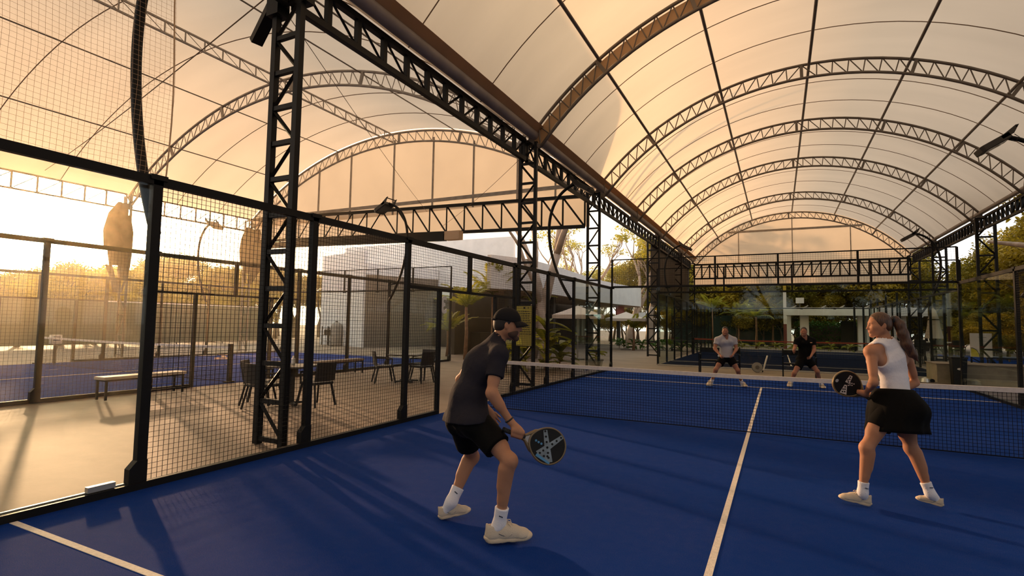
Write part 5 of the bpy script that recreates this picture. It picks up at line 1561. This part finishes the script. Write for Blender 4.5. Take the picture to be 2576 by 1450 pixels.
BLACK = dict(
pelvis=(6.066, 7.512, 0.770), waist=(6.069, 7.514, 0.984), chest=(6.072, 7.459, 1.233), neck=(6.053, 7.405, 1.383), head=(6.044, 7.333, 1.522), chin=(6.028, 7.191, 1.439), sR=(5.880, 7.364, 1.272), sL=(6.265, 7.556, 1.290), eR=(5.817, 7.277, 1.069), eL=(6.293, 7.458, 1.048), wR=(5.782, 6.979, 1.026), wL=(6.193, 7.185, 0.877), hR=(5.978, 7.469, 0.736), hL=(6.152, 7.555, 0.739), kR=(5.795, 7.210, 0.404), kL=(6.349, 7.486, 0.467), aR=(5.707, 7.277, 0.118), aL=(6.451, 7.760, 0.078), heelR=(5.718, 7.395, 0.054), toeR=(5.655, 7.062, 0.051), heelL=(6.438, 7.865, 0.024), toeL=(6.514, 7.601, 0.013))
# ---- the man in front
for q in (MAN, WOMAN, GREY, BLACK):
    for k_ in q: q[k_] = np.array(q[k_])
def man_hands(S, J, T):
    grip_hand(S, J['wR'], J['gripA'], J['gripB'], -WAX * .9 + UAX * .25, 1.0, .0175)
    open_hand(S, J['wL'], np.array([.13, .06, -.17]) , WAX * -1.0 + UAX * .2, .98, .28, side=1)
mb = (3.30, -5.33, 0)
mf = (.875, .484, -.06)
r_m, J, T, P, fr = person(MAN, mb, 'man in a black cap, charcoal tee and black shorts, leaning forward with a racket', .0075, M['skinM'], mf, hands=man_hands, headup=(.06, .03, 1), headsc=1.03)
sp = T['spine']
tshirt(r_m, J, T, mb, M['navytee'], hem=(J['pelvis'] + np.array([0, 0, -.012]), np.array([0, 0, -1.0]) + UAX * .10), sleeve=.60, neckr=.066)
shorts(r_m, J, T, mb, M['blackcloth'], (J['pelvis'] + sp * .05, sp), frac=(.60, .62), r=(.112, .104), notch=(None, (-WAX * .9 + UAX * .45, .03)))
for s_ in 'LR':
    put_shoe(r_m, mb, J['heel' + s_], J['toe' + s_], sc=1.05)
    sock(r_m, mb, J['a' + s_], J['k' + s_], J['heel' + s_], J['toe' + s_], top=.125 if s_ == 'R' else .12, mark=-WAX, r=.043)
b = MB(); ax = nz(J['wR'] - J['eR']); c = J['wR'] - ax * .012 - np.array(mb)
x_ = nz(np.cross(ax, (0, 0, 1))); y_ = np.cross(ax, x_)
b.tube([Vector(c + (x_ * math.cos(a) + y_ * math.sin(a)) * .030) for a in [2 * PI * k / 20 for k in range(21)]], .0065, 6); b.build('wristband', M['band'], r_m, smooth=True)
hair_cap(r_m, mb, P, fr, J['head'], M['hairD'], sc=1.03, front=.028, low=-.052, thick=.006)
# short beard along the jaw
f_, r__, u__ = fr
S = Sdf(J['head'] - .18, J['head'] + .16, .005)
BS = 1.03
for s_ in (-1, 1):
    S.cone(P(-.006, s_ * .0475, -.040), P(.066, s_ * .014, -.099), .0285 * BS, .0215 * BS, k=.02)
    S.ell(P(.040, s_ * .040, -.055), (.045 * BS, .026 * BS, .035 * BS), fr, k=.02)
S.ell(P(.073, 0, -.099), (.0215 * BS, .0235 * BS, .0195 * BS), fr, k=.02)
S.cone(P(.0895, .018, -.050), P(.0895, -.018, -.050), .0055, k=.008)
S.plane(P(.02, 0, -.052), u__ + f_ * -.30)
S.plane(P(-.024, 0, 0), -f_)
sdf_obj(S, 'beard', M['beard'], r_m, mb)
# cap: crown, brim, strap, button
S = Sdf(J['head'] - .2, J['head'] + .22, .005)
S.ell(P(-.010, 0, .036), (.114, .094, .106), fr, k=0)
S.plane(P(0, 0, .030), -u__ - f_ * .10)
cap = sdf_obj(S, 'cap', M['capcloth'], r_m, mb)
def brim(b):
    n = 14; vs_ = []
    for i in range(n + 1):
        a = -1.05 + 2.1 * i / n
        for q in range(5):
            t = q / 4; rad = .084 + .066 * t * math.cos(a * 1.05) ** .6 if abs(a) < 1.45 else .088
            p = P(rad * math.cos(a) * 1.12 - .006, rad * math.sin(a) * .92, .036 - .030 * t * t - .020 * (math.sin(a) ** 2) * (.4 + t)) - np.array(mb)
            vs_.append(tuple(p))
    b.add(vs_, [(i * 5 + q, i * 5 + q + 1, (i + 1) * 5 + q + 1, (i + 1) * 5 + q) for i in range(n) for q in range(4)])
o = part('brim', M['capcloth'], cap, brim, smooth=True); s2 = o.modifiers.new('t', 'SOLIDIFY'); s2.thickness = .006; s2.offset = 0
b = MB(); pp0 = P(-.120, 0, .048) - np.array(mb)
b.tube([Vector(P(-.098, .060, .040) - np.array(mb)), Vector(P(-.122, .03, .038) - np.array(mb)), Vector(P(-.127, 0, .037) - np.array(mb)), Vector(P(-.122, -.03, .038) - np.array(mb)), Vector(P(-.098, -.06, .040) - np.array(mb))], .008, 6); b.build('strap', M['capcloth'], cap)
b = MB(); b.tube([Vector(P(-.01, 0, .138) - np.array(mb)), Vector(P(-.01, 0, .145) - np.array(mb))], .008, 8); b.build('cap_button', M['capcloth'], cap)
gA, gB = J['gripA'], J['gripB']; axm = nz(J['rackC'] - gA)
racket(J['rackC'], axm, -WAX * .95 + UAX * .10 + np.array([0, 0, .22]), 'black racket with a grey X print, held low by the man in the cap', 'rkbronze', pattern_x, sc=1.06, grip_len=.155)

# ---- the woman
def woman_hands(S, J, T):
    grip_hand(S, J['wL'], J['gripA'] * .45 + J['gripB'] * .55, J['gripB'] * 1.25 - J['gripA'] * .25, -WAX * .8 - UAX * .5, .88, .017)
    grip_hand(S, J['wR'], J['gripA'] * 1.35 - J['gripB'] * .35, J['gripA'] * .75 + J['gripB'] * .25, WAX * .8 + UAX * .4, .86, .017)
wb = (6.40, -2.96, 0); wf = (-.955, -.29, -.04)
r_w, J, T, P, fr = person(WOMAN, wb, 'woman with a long ponytail in a white tank top and black skirt, holding a racket', .0075, M['skinW'], wf, fem=True, hands=woman_hands, headsc=.95)
sp = T['spine']
# racerback tank
S = Sdf(*bounds({k: J[k] for k in ('pelvis', 'neck', 'sL', 'sR', 'waist')}, .16), .0065)
torso(S, J, True, .014, k=.055)
S.plane(J['pelvis'] + sp * .126, -sp)
nk = J['neck']
S.cone(nk - sp * .02, J['head'] - nz(wf) * .022, .0516 + .013, .046 + .013, k=.035)
S.cone(nk - sp * .045 + T['fwd'] * .01, nk + sp * .16, .066, .095, cut=True)
S.cone(nk + T['fwd'] * .10 - sp * .02, nk + T['fwd'] * .2 + sp * .05, .07, .08, cut=True)
for s_, q in ((-1, 'L'), (1, 'R')):
    a_ = J['s' + q]
    # deep arm openings toward the spine
    S.ell(a_ - sp * .045 - T['fwd'] * .07 - T['lat'] * s_ * .035, (.088, .115, .125), [T['lat'], T['fwd'], sp], k=.004, cut=True)
    S.ell(a_ - sp * .02 + T['lat'] * s_ * .045, (.092, .12, .12), [T['lat'], T['fwd'], sp], k=.004, cut=True)
sdf_obj(S, 'tank_top', M['whitecloth'], r_w, wb)
# skirt with soft pleats, over inner shorts
def skirt(b):
    n = 64; rows = 12; top = J['pelvis'] + sp * .148; hl, hf = T['hlat'], T['hf']
    dn = np.array([0, 0, -1.0]); bot_c = (J['hL'] + J['hR']) / 2 + np.array([0, 0, -.19]) + (J['kL'] - J['hL'] + J['kR'] - J['hR']) * .03
    vs_ = []
    for i in range(rows + 1):
        t = i / rows; c = top * (1 - t) + bot_c * t
        rx = .152 + (.290 - .152) * (t ** .85); ry = .152 + (.240 - .152) * (t ** .7)
        ry += .035 * math.sin(PI * min(1, t * 1.3)) * .6
        for k in range(n):
            a = 2 * PI * k / n; w_ = 1 + .035 * t * math.cos(a * 11 + 1) + .02 * t * math.sin(a * 5)
            back = .055 * math.exp(-((t - .45) / .28) ** 2) * max(0, -math.sin(a))
            vs_.append(tuple(c + hl * math.cos(a) * rx * w_ + hf * math.sin(a) * (ry * w_ + back) - np.array(wb)))
    fs = [(i * n + k, (i + 1) * n + k, (i + 1) * n + (k + 1) % n, i * n + (k + 1) % n) for i in range(rows) for k in range(n)]
    b.add(vs_, fs)
o = part('skirt', M['blackcloth'], r_w, skirt, smooth=True); s2 = o.modifiers.new('t', 'SOLIDIFY'); s2.thickness = .005
shorts(r_w, J, T, wb, M['blackcloth'], (J['pelvis'] + sp * .09, sp), frac=(.50, .34), r=(.108, .092), glute=False).name = 'inner_shorts'
for s_ in 'LR':
    put_shoe(r_w, wb, J['heel' + s_], J['toe' + s_], sc=1.0)
    sock(r_w, wb, J['a' + s_], J['k' + s_], J['heel' + s_], J['toe' + s_], top=.10, mark=-WAX, r=.037)
hw = hair_cap(r_w, wb, P, fr, J['head'], M['hairW'], sc=.95, front=.050, low=-.060, thick=.0065, h=.005)
S = Sdf(J['head'] - .42, J['head'] + .3, .0065)
pt = [P(-.118, 0, .055), P(-.150, .0, .050), P(-.185, -.01, -.005), P(-.20, -.02, -.09), P(-.225, -.025, -.19), P(-.275, -.02, -.29), P(-.315, -.015, -.355)]
rd = [.020, .036, .046, .047, .044, .032, .008]
for i in range(6): S.cone(pt[i], pt[i + 1], rd[i], rd[i + 1], k=.02, n=fr[1], sq=1.25)
for q in (-1, 1): S.cone(pt[4] + fr[0] * .02 * q, pt[5] + fr[0] * .03 * q + fr[2] * -.02, .022, .006, k=.02)
sdf_obj(S, 'ponytail', M['hairW'], r_w, wb)
b = MB(); c = (pt[0] * .75 + pt[1] * .25) - np.array(wb); ax = nz(pt[1] - pt[0]); x_ = nz(np.cross(ax, fr[1])); y_ = fr[1]
b.tube([Vector(c + (x_ * math.cos(a) + y_ * math.sin(a)) * .026) for a in [2 * PI * k / 16 for k in range(17)]], .012, 8); b.build('hair_tie', M['band'], r_w, smooth=True)
for s_ in (-1, 1):
    b = MB(); b.tube([Vector(P(.094, s_ * .014, .023) - np.array(wb)), Vector(P(.088, s_ * .032, .026) - np.array(wb)), Vector(P(.076, s_ * .046, .017) - np.array(wb))], [.002, .0032, .0015], 5); b.build('eyebrow', M['hairD'], r_w)
b = MB(); b.tube([Vector(P(.0905, .020, -.0625) - np.array(wb)), Vector(P(.0965, .0, -.0625) - np.array(wb)), Vector(P(.0905, -.020, -.0625) - np.array(wb))], [.002, .0055, .002], 6); b.build('lips', M['lips'], r_w, smooth=True)
racket(J['rackC'], nz(J['rackC'] - J['gripB']), -WAX * .88 - UAX * .42 + np.array([0, 0, .10]), 'black racket with gold rim and white flash print, held by the woman', 'rkgold', pattern_flash, sc=.95, grip_len=.14)

# ---- the two far players
def far_player(Jd, base, label, skin, face, tee, vneck, h=.011):
    def hd(S, J, T):
        for s_, q in ((1, 'R'), (-1, 'L')):
            d = nz(J['w' + q] - J['e' + q]); open_hand(S, J['w' + q], d, -T['lat'] * (1 if q == 'R' else -1) + T['fwd'] * .2, .95, .75, side=-s_)
    root, J, T, P, fr = person(Jd, base, label, h, skin, face, hands=hd, headsc=.96)
    sp = T['spine']
    tshirt(root, J, T, base, tee, h=h, hem=(J['pelvis'] + sp * .0, -sp), sleeve=.55, vneck=vneck)
    shorts(root, J, T, base, M['blackcloth'], (J['pelvis'] + sp * .08, sp), h=h, frac=(.55, .55), r=(.11, .105))
    for s_ in 'LR':
        put_shoe(root, base, J['heel' + s_], J['toe' + s_]); sock(root, base, J['a' + s_], J['k' + s_], J['heel' + s_], J['toe' + s_], top=.12, h=.008)
    hair_cap(root, base, P, fr, J['head'], M['hairD'], sc=.96, front=.030, low=-.020, thick=.006, h=.006)
    S = Sdf(J['head'] - .16, J['head'] + .14, .007)
    for s_ in (-1, 1): S.cone(P(-.004, s_ * .046, -.040), P(.064, s_ * .014, -.099), .0270, .0205, k=.025)
    S.ell(P(.071, 0, -.098), (.019, .022, .018), fr, k=.02); S.plane(P(0, 0, -.045), fr[2] - fr[0] * .3)
    sdf_obj(S, 'beard', M['beard'], root, base)
    for s_ in (-1, 1):
        b = MB(); b.tube([Vector(P(.088, s_ * .016, .019) - np.array(base)), Vector(P(.084, s_ * .036, .024) - np.array(base)), Vector(P(.074, s_ * .047, .017) - np.array(base))], .004, 5); b.build('eyebrow', M['hairD'], root)
    return root, J, T
far_player(GREY, (4.17, 6.40, 0), 'man in a light grey tee and black shorts, crouching beyond the net on the left', M['skinD'], (.08, -1, -.12), M['greytee'], .02)
rb, J, T = far_player(BLACK, (6.07, 7.42, 0), 'man in a black v-neck tee and black shorts, crouching beyond the net on the right', M['skinD'], (-.05, -1, -.12), M['blackcloth'], .03)
part('chest_mark', M['orange'], rb, lambda b: b.box(Vector(J['chest'] + T['fwd'] * .155 + T['lat'] * -.08 + T['spine'] * .02 - np.array((6.07, 7.42, 0))), (.05, .006, .02)))
# ---------------------------------------------------------------- vegetation
def leaf_shape(L, W, fold=.25):
    # pointed leaf of six triangles, slightly folded along the midrib
    return [(0, 0, 0), (L * .35, W * .5, fold * W), (L * .75, W * .36, fold * W * .7), (L, 0, -.05 * L), (L * .75, -W * .36, fold * W * .7), (L * .35, -W * .5, fold * W), (L * .5, 0, 0)]
LEAF_F = [(0, 6, 1), (1, 6, 2), (2, 6, 3), (3, 6, 4), (4, 6, 5), (5, 6, 0)]
def rand_rot(rr):
    return Euler((rr.uniform(-.9, .9), rr.uniform(-.9, .9), rr.uniform(0, 2 * PI))).to_matrix()
def foliage_mesh(name, clumps, nleaf, L, W, m, seed=1, flat=.6):
    rr = random.Random(seed); b = MB(); sh = [Vector(p) for p in leaf_shape(L, W)]
    V = []; Fc = []
    tot = sum(c[3] for c in clumps)
    for (cx, cy, cz, rad) in clumps:
        n = int(nleaf * rad / tot)
        for _ in range(n):
            while True:
                p = Vector((rr.uniform(-1, 1), rr.uniform(-1, 1), rr.uniform(-1, 1)))
                if .25 < p.length < 1: break
            p = p * rad * (.75 + .25 * rr.random()); p.z *= flat
            s_ = rr.uniform(.7, 1.3); m3 = rand_rot(rr) * s_
            k = len(V)
            V.extend([Vector((cx, cy, cz)) + p + m3 @ q for q in sh]); Fc.extend([tuple(i + k for i in f_) for f_ in LEAF_F])
    b.add(V, Fc); me = bpy.data.meshes.new(name); me.from_pydata(b.v, [], b.f); me.update(); me.materials.append(m)
    return me
def branchy(seed, h, r0, spread, depth=3, lean=.12, fork=(2, 3), upw=.55):
    """recursive limbs; returns list of (path, radii) and tip positions"""
    rr = random.Random(seed); limbs = []; tips = []
    def grow(p, d, L, r, lev):
        path = [p]; rad = [r]; q = Vector(p); dd = Vector(d)
        n = 5
        for i in range(n):
            dd = (dd + Vector((rr.uniform(-1, 1), rr.uniform(-1, 1), rr.uniform(-.4, .6))) * lean).normalized()
            q = q + dd * (L / n); path.append(q.copy()); rad.append(r * (1 - .45 * (i + 1) / n))
        limbs.append((path, rad))
        if lev == 0: tips.append((q, r)); return
        k = rr.randint(*fork)
        for j in range(k):
            a = rr.uniform(0, 2 * PI); sp = spread * rr.uniform(.6, 1.2)
            nd = (dd + Vector((math.cos(a) * sp, math.sin(a) * sp, upw * .3))).normalized()
            grow(q if j < 2 else path[3], nd, L * rr.uniform(.6, .85), r * .56, lev - 1)
    grow(Vector((0, 0, -.1)), Vector((rr.uniform(-.1, .1), rr.uniform(-.1, .1), 1)).normalized(), h, r0, depth)
    return limbs, tips
def limbs_mesh(name, limbs, m, n=8):
    b = MB()
    for path, rad in limbs: b.tube(path, rad, n if rad[0] > .06 else 5)
    me = bpy.data.meshes.new(name); me.from_pydata(b.v, [], b.f); me.update(); me.materials.append(m)
    me.polygons.foreach_set('use_smooth', [True] * len(me.polygons)); return me
def mesh_obj(name, me, parent):
    o = bpy.data.objects.new(name, me); COL.objects.link(o); o.parent = parent; return o

M['bark'] = mat('grey brown bark', (.085, .060, .040), .9, var=.35, vscale=3, bump=.6, bscale=12)
M['palebark'] = mat('pale pinkish bark', (.34, .26, .20), .85, var=.25, vscale=2.5, bump=.35, bscale=8)
M['leafdark'] = leaf_mat('olive leaves', (.10, .095, .010), (.32, .25, .022), .5)
M['leafgold'] = leaf_mat('golden olive leaves', (.18, .13, .010), (.48, .34, .03), .5)
M['leafyel'] = leaf_mat('sunlit yellow green leaves', (.24, .22, .018), (.58, .50, .04), .5)
M['palm'] = leaf_mat('palm leaflets', (.10, .11, .010), (.36, .32, .03), .5)
M['hedge'] = leaf_mat('hedge leaves', (.025, .07, .008), (.09, .17, .015), .4)

def tree_kind(seed, h, r0, leafm, nleaf=9500, spread=.75, L=.19, W=.11, crown=1.25, depth=3, bark='bark', flat=.85):
    limbs, tips = branchy(seed, h, r0, spread, depth)
    tm = limbs_mesh('trunk', limbs, M[bark])
    rr = random.Random(seed + 5)
    cl = [(t.x, t.y, t.z, crown * rr.uniform(.7, 1.25)) for t, _ in tips]
    fm = foliage_mesh('foliage', cl, nleaf, L, W, leafm, seed + 9, flat)
    return tm, fm
KINDS = {
    'a': tree_kind(11, 2.6, .20, M['leafdark'], 9500),
    'b': tree_kind(23, 2.2, .17, M['leafgold'], 9500),
    'c': tree_kind(37, 3.0, .22, M['leafdark'], 10500, spread=.9, crown=1.5),
    'd': tree_kind(41, 1.5, .14, M['leafgold'], 9000, spread=.8, crown=1.3),
    'e': tree_kind(53, 3.2, .16, M['leafyel'], 4600, spread=.7, crown=.9),
}
def tree(kind, x, y, s_, rz, label, group, z=0.0, sz=None):
    root = empty('tree', (x, y, z), rz, label, 'tree', group); root.scale = (s_, s_, sz or s_)
    mesh_obj('trunk', KINDS[kind][0], root); mesh_obj('foliage', KINDS[kind][1], root)
    return root
rr = random.Random(99)
# backlit trees on the sunset side: low in the direction of the sun
KH = {k: max(v.co.z for v in KINDS[k][1].vertices) for k in KINDS}
def sun_row(i, x, y, hgt, k, wide, label, group):
    sz = hgt / KH[k]
    tree(k, x, y, wide * sz, rr.uniform(0, 6.28), label, group, sz=sz)
for i in range(36):
    y = -16 + (i % 18) * 2.6 + rr.uniform(-.9, .9); x = -31.5 - (i // 18) * 5.0 - rr.random() * 3
    hgt = 7.6 if y < -6 else 7.0 if y < 1 else 4.7 if y < 17 else 6.2
    sun_row(i, x, y, hgt * rr.uniform(.85, 1.08) * (1 + .10 * (i // 18)), 'abdc'[i % 4], 1.35, 'backlit tree in the hazy row behind the green windscreen', 'trees behind the windscreen')
for i in range(16):
    y = -8 + i * 1.8 + rr.uniform(-.5, .5)
    sun_row(i, -29.3 - rr.random() * 1.2, y, 3.1 * rr.uniform(.85, 1.1), 'bd'[i % 2], 1.3, 'bushy backlit shrub right behind the green windscreen', 'shrubs behind the windscreen')
# the wooded bank beyond the far wall
for i in range(44):
    x = -4 + (i % 22) * 1.55 + rr.uniform(-.7, .7); y = 44 + (i // 22) * 6.5 + rr.uniform(-2, 2.5)
    k = 'abcda'[(i * 7 + i // 5) % 5]
    tree(k, x, y, rr.uniform(.95, 1.3), rr.uniform(0, 6.28), 'olive tree in the wooded bank beyond the far end of the hall', 'trees beyond the far end')
for i in range(10):
    tree('b', -2.0 + i * 1.3 + rr.uniform(-.4, .4), 41.3 + rr.uniform(-.4, 1.6) + (2 if i > 6 else 0), rr.uniform(.52, .70), rr.uniform(0, 6), 'young yellowish tree behind the navy court', 'young trees behind the navy court')
for i in range(26):
    sun_row(i, -17 + i * 1.5 + rr.uniform(-.4, .4), 42.6 + rr.uniform(-.4, .8), rr.uniform(2.6, 3.4), 'bd'[i % 2], 1.25, 'dense shrub filling the foot of the wooded bank', 'shrubs at the foot of the wooded bank')
for i in range(14):
    sun_row(i, 16.8 + rr.uniform(-.4, .6) + max(0, (i - 9) * .2), 13.5 + i * 2.1, rr.uniform(2.2, 3.0), 'db'[i % 2], 1.1, 'dense golden shrub at the foot of the thicket on the right', 'shrubs at the foot of the right thicket')
# right hand jungle
for i in range(30):
    y = 12.5 + (i % 15) * 2.3 + rr.uniform(-.6, .6); x = 19.0 + (i // 15) * 4.2 + rr.uniform(-1.2, 1.6) + max(0, (y - 26) * .12)
    k = 'bacbd'[(i * 3) % 5]
    tree(k, x, y, rr.uniform(.95, 1.25), rr.uniform(0, 6.28), 'brown olive tree in the thicket along the right side', 'trees along the right side', z=.0)
for i in range(9):  # thicket carried on out of view, added to close off open sky
    tree('abc'[i % 3], 17.5 + rr.uniform(-.5, 2), -15 + i * 3.0, rr.uniform(.95, 1.2), rr.uniform(0, 6.28), 'brown olive tree added beside the camera to block sky, out of the picture', 'trees added beside the camera')
for i in range(12):  # row added out of view, blocking sky light and its mirror image
    tree('cab'[i % 3], -10 + i * 2.4 + rr.uniform(-.5, .5), -19 - rr.random() * 3, rr.uniform(.95, 1.2), rr.uniform(0, 6.28), 'tree added unseen behind the camera, blocking sky from the glass reflections', 'trees added behind the camera')
# low shrubs
for i in range(18):
    tree('d', 15.0 + rr.uniform(-.6, 1.2) + i * .12, 25 + i * 1.1, .36 * rr.uniform(.8, 1.2), rr.uniform(0, 6), 'low golden shrub on the right terrace edge', 'low shrubs on the right')
# pale sparse trees behind the left wall
def pale_tree(x, y, seed, h, r0, label, spread=.55, depth=4, leaves=900, lean=.14):
    limbs, tips = branchy(seed, h, r0, spread, depth, lean)
    root = empty('tree', (x, y, 0), 0, label, 'tree')
    mesh_obj('trunk', limbs_mesh('trunk', limbs, M['palebark'], 10), root)
    if leaves:
        r2 = random.Random(seed)
        cl = [(t.x, t.y, t.z, .75 * r2.uniform(.7, 1.2)) for t, _ in tips if r2.random() < .55]
        mesh_obj('foliage', foliage_mesh('foliage', cl, leaves, .22, .10, M['leafyel'], seed, .6), root)
    return root
pale_tree(-5.0, 13.9, 5, 5.2, .30, 'thick pale trunk rising directly behind the column with the menu sign', spread=.4, depth=2, leaves=0)
pale_tree(-4.0, 13.3, 8, 4.6, .24, 'thick leaning pale trunk with a dark knot, right of the menu sign column', spread=.45, depth=2, leaves=0)
pale_tree(-9.5, 26.5, 14, 3.4, .32, 'spreading pale bare tree above the white parapet', spread=.62, depth=4, leaves=500)
pale_tree(-8.5, 33.0, 21, 3.2, .34, 'pale forked tree left of the corner column', spread=.6, depth=4, leaves=900)
pale_tree(-6.6, 38.5, 33, 3.6, .38, 'pale forked tree between the corner column and the dark cladding', spread=.5, depth=4, leaves=1400)
pale_tree(-4.6, 37.5, 37, 3.4, .36, 'pale twin stemmed tree left of the dark cladding', spread=.45, depth=4, leaves=1600)
for i in range(12):
    tree('e', -14 + i * 1.1 + rr.uniform(-.5, .5), 43 + rr.uniform(-1, 3), rr.uniform(.7, .95), rr.uniform(0, 6), 'light yellow green tree behind the white parapet', 'yellow green trees behind the parapet')
# big limb on the right
bl = [([(15.5, 13.0, .5), (15.0, 14.0, 2.2), (14.6, 15.6, 3.9), (14.2, 18.0, 4.9), (13.9, 21.5, 5.6)], [.30, .24, .17, .12, .07]),
      ([(14.7, 15.2, 3.6), (15.0, 16.6, 5.6), (15.2, 18.5, 7.6)], [.17, .13, .09]), ([(14.8, 14.4, 3.0), (16.6, 16.4, 5.0), (17.5, 19, 7.0)], [.15, .10, .06])]
root = empty('tree', (0, 0, 0), 0, 'big grey limbed tree leaning across the right picture edge', 'tree')
mesh_obj('trunk', limbs_mesh('trunk', [([Vector(p) for p in a], r) for a, r in bl], M['palebark'], 10), root)
mesh_obj('foliage', foliage_mesh('foliage', [(15.5, 17, 6.8, 1.8), (17.2, 19.5, 7.0, 2.0), (16, 15.5, 4.8, 1.4), (15.2, 20.5, 7.8, 1.8), (17.5, 16, 4.2, 1.6), (16.4, 22, 6.0, 2.0)], 5200, .22, .12, M['leafgold'], 61, .7), root)

# palms
def frond(b, L, droop, rr, w_=.34):
    n = 15; pts = []
    for i in range(n + 1):
        t = i / n; pts.append(Vector((L * t * (1 - .12 * droop * t), 0, L * (.50 * t - droop * .62 * t * t))))
    b.tube(pts, [.016 * (1 - .8 * i / n) for i in range(n + 1)], 4)
    for i in range(2, n + 1):
        t = i / n; p = pts[i]; ll = w_ * L * (math.sin(PI * min(1, t * .92 + .08)) ** .6) * .62
        for s_ in (-1, 1):
            for q in (0, .5):
                pp_ = p - (pts[i] - pts[i - 1]) * q
                d = Vector((.55, s_ * .9, -.22 + rr.uniform(-.12, .12))).normalized() * ll * rr.uniform(.85, 1.1)
                wd = Vector((.035, 0, .012))
                b.add([pp_, pp_ + d * .5 + wd, pp_ + d, pp_ + d * .5 - wd * .6], [(0, 1, 2, 3)])
def palm(x, y, h, label, L=1.7, n=10, seed=1, trunk=.075, up=.9):
    r2 = random.Random(seed); root = empty('palm', (x, y, 0), 0, label, 'palm')
    part('trunk', M['palmtrunk'], root, lambda b: b.tube([(0, 0, -.02), (.03, .02, h * .5), (0, 0, h)], [trunk * 1.3, trunk, trunk * .8], 10), smooth=True)
    for k in range(n):
        b = MB(); frond(b, L * r2.uniform(.8, 1.1), r2.uniform(.5, 1.25), r2)
        o = b.build('frond', M['palm'], root); o.location = (0, 0, h)
        o.rotation_euler = (0, -up * r2.uniform(.1, .9), 2 * PI * k / n + r2.uniform(-.2, .2))
    return root
M['palmtrunk'] = mat('reddish palm trunk', (.20, .10, .05), .8, var=.3, vscale=9, bump=.3, bscale=25)
palm(-7.0, 11.3, 2.3, 'young palm with a reddish trunk behind the gate opening', 1.9, 12, 3)
palm(-6.6, 13.0, 2.9, 'tall young palm with a narrow upright crown by the white wall', 1.9, 12, 6, up=1.5)
palm(-8.8, 12.6, 1.2, 'low bushy palm left of the reddish trunk', 1.7, 12, 9)
palm(-5.4, 15.3, 2.6, 'small palm beside the thick pale trunks', 1.4, 10, 12, up=1.2)
palm(-3.0, 25.6, 1.4, 'short palm under the farther parasol', 1.3, 10, 15)
palm(2.4, 40.2, 2.6, 'slim yellowish palm behind the man in grey', 2.0, 11, 18)
palm(3.9, 36.2, 2.4, 'palm with arching fronds behind the end of the navy court', 1.9, 12, 25)
palm(0.6, 37.2, 3.0, 'tall thin palm at the left end of the navy court', 1.9, 12, 28)
palm(5.0, 41.0, 2.9, 'drooping palm left of the white pavilion', 2.2, 11, 22, up=.5)

def big_leaf_plant(x, y, label, n=14, L=.85, seed=2, z=0.0, m='palm', h=.9, W=.24):
    r2 = random.Random(seed); root = empty('leafy_plant', (x, y, z), 0, label, 'plant')
    for k in range(n):
        a = 2 * PI * k / n + r2.uniform(-.3, .3); zz = h * r2.uniform(.15, 1.0); L2 = L * r2.uniform(.7, 1.15)
        b = MB(); nn = 8; el = r2.uniform(.1, 1.1)
        vs_ = []
        for i in range(nn + 1):
            t = i / nn; q = L2 * t; up = math.sin(el) * q - .45 * q * q / L2; out = math.cos(el) * q
            ww = W * math.sin(PI * min(1, t * .9 + .05)) * .5
            for s_ in (-1, 0, 1):
                vs_.append((math.cos(a) * out - math.sin(a) * ww * s_, math.sin(a) * out + math.cos(a) * ww * s_, zz + up + (.05 if s_ else 0)))
        b.add(vs_, [(i * 3 + j, i * 3 + j + 1, (i + 1) * 3 + j + 1, (i + 1) * 3 + j) for i in range(nn) for j in (0, 1)])
        b.build('leaf', M[m], root, smooth=True)
    part('stem', M['palmtrunk'], root, lambda b: [b.tube([(0, 0, -.02), (.03 * math.cos(q), .03 * math.sin(q), h)], .022, 6) for q in (0,)])
    return root
big_leaf_plant(-1.9, 8.3, 'large leafed plant right of the menu sign', 20, 1.25, 2, h=1.7, W=.42)
big_leaf_plant(-2.7, 6.9, 'broad leafed plant low behind the menu sign', 16, 1.0, 4, h=.9, W=.36)
big_leaf_plant(-1.7, 9.2, 'leafy plant spreading beside the fence post past the sign', 18, 1.0, 7, h=.9, W=.36)
big_leaf_plant(-2.9, 8.8, 'banana like plant behind the menu sign plants', 14, 1.3, 9, h=1.6, W=.42)
pl = big_leaf_plant(-.98, 11.2, 'leafy plant growing in the grey planter', 12, .5, 11, z=.24, h=.35, W=.13)
for i in range(9):
    big_leaf_plant(-4.6 + i * .62, 27.4 + rr.uniform(-.5, .8), 'low fern like plant in the bed behind the terrace', 12, .85, 30 + i, h=.45, W=.2, m='hedge')['group'] = 'ferns behind the terrace'
for i in range(8):
    big_leaf_plant(1.8 + i * 1.15, 34.6 + rr.uniform(-.2, .3), 'low golden plant behind the end of the navy court', 12, .7, 60 + i, h=.4, W=.16)['group'] = 'plants behind the navy court'
# clipped hedge beside the pavilion
hg = empty('hedge', (8.85, 40.2, 0), R(1), 'clipped bright green hedge seen through the pavilion', 'hedge')
def hedge_leaves():
    cl = [(-1.9 + i * .5, j * .4, .35 + k * .5, .45) for i in range(9) for j in (0, 1) for k in range(4)]
    return foliage_mesh('leaves', cl, 4200, .15, .10, M['hedge'], 77, .9)
mesh_obj('leaves', hedge_leaves(), hg)
part('branches', M['bark'], hg, lambda b: b.box((.1, .2, .9), (4.0, .5, 1.8)))
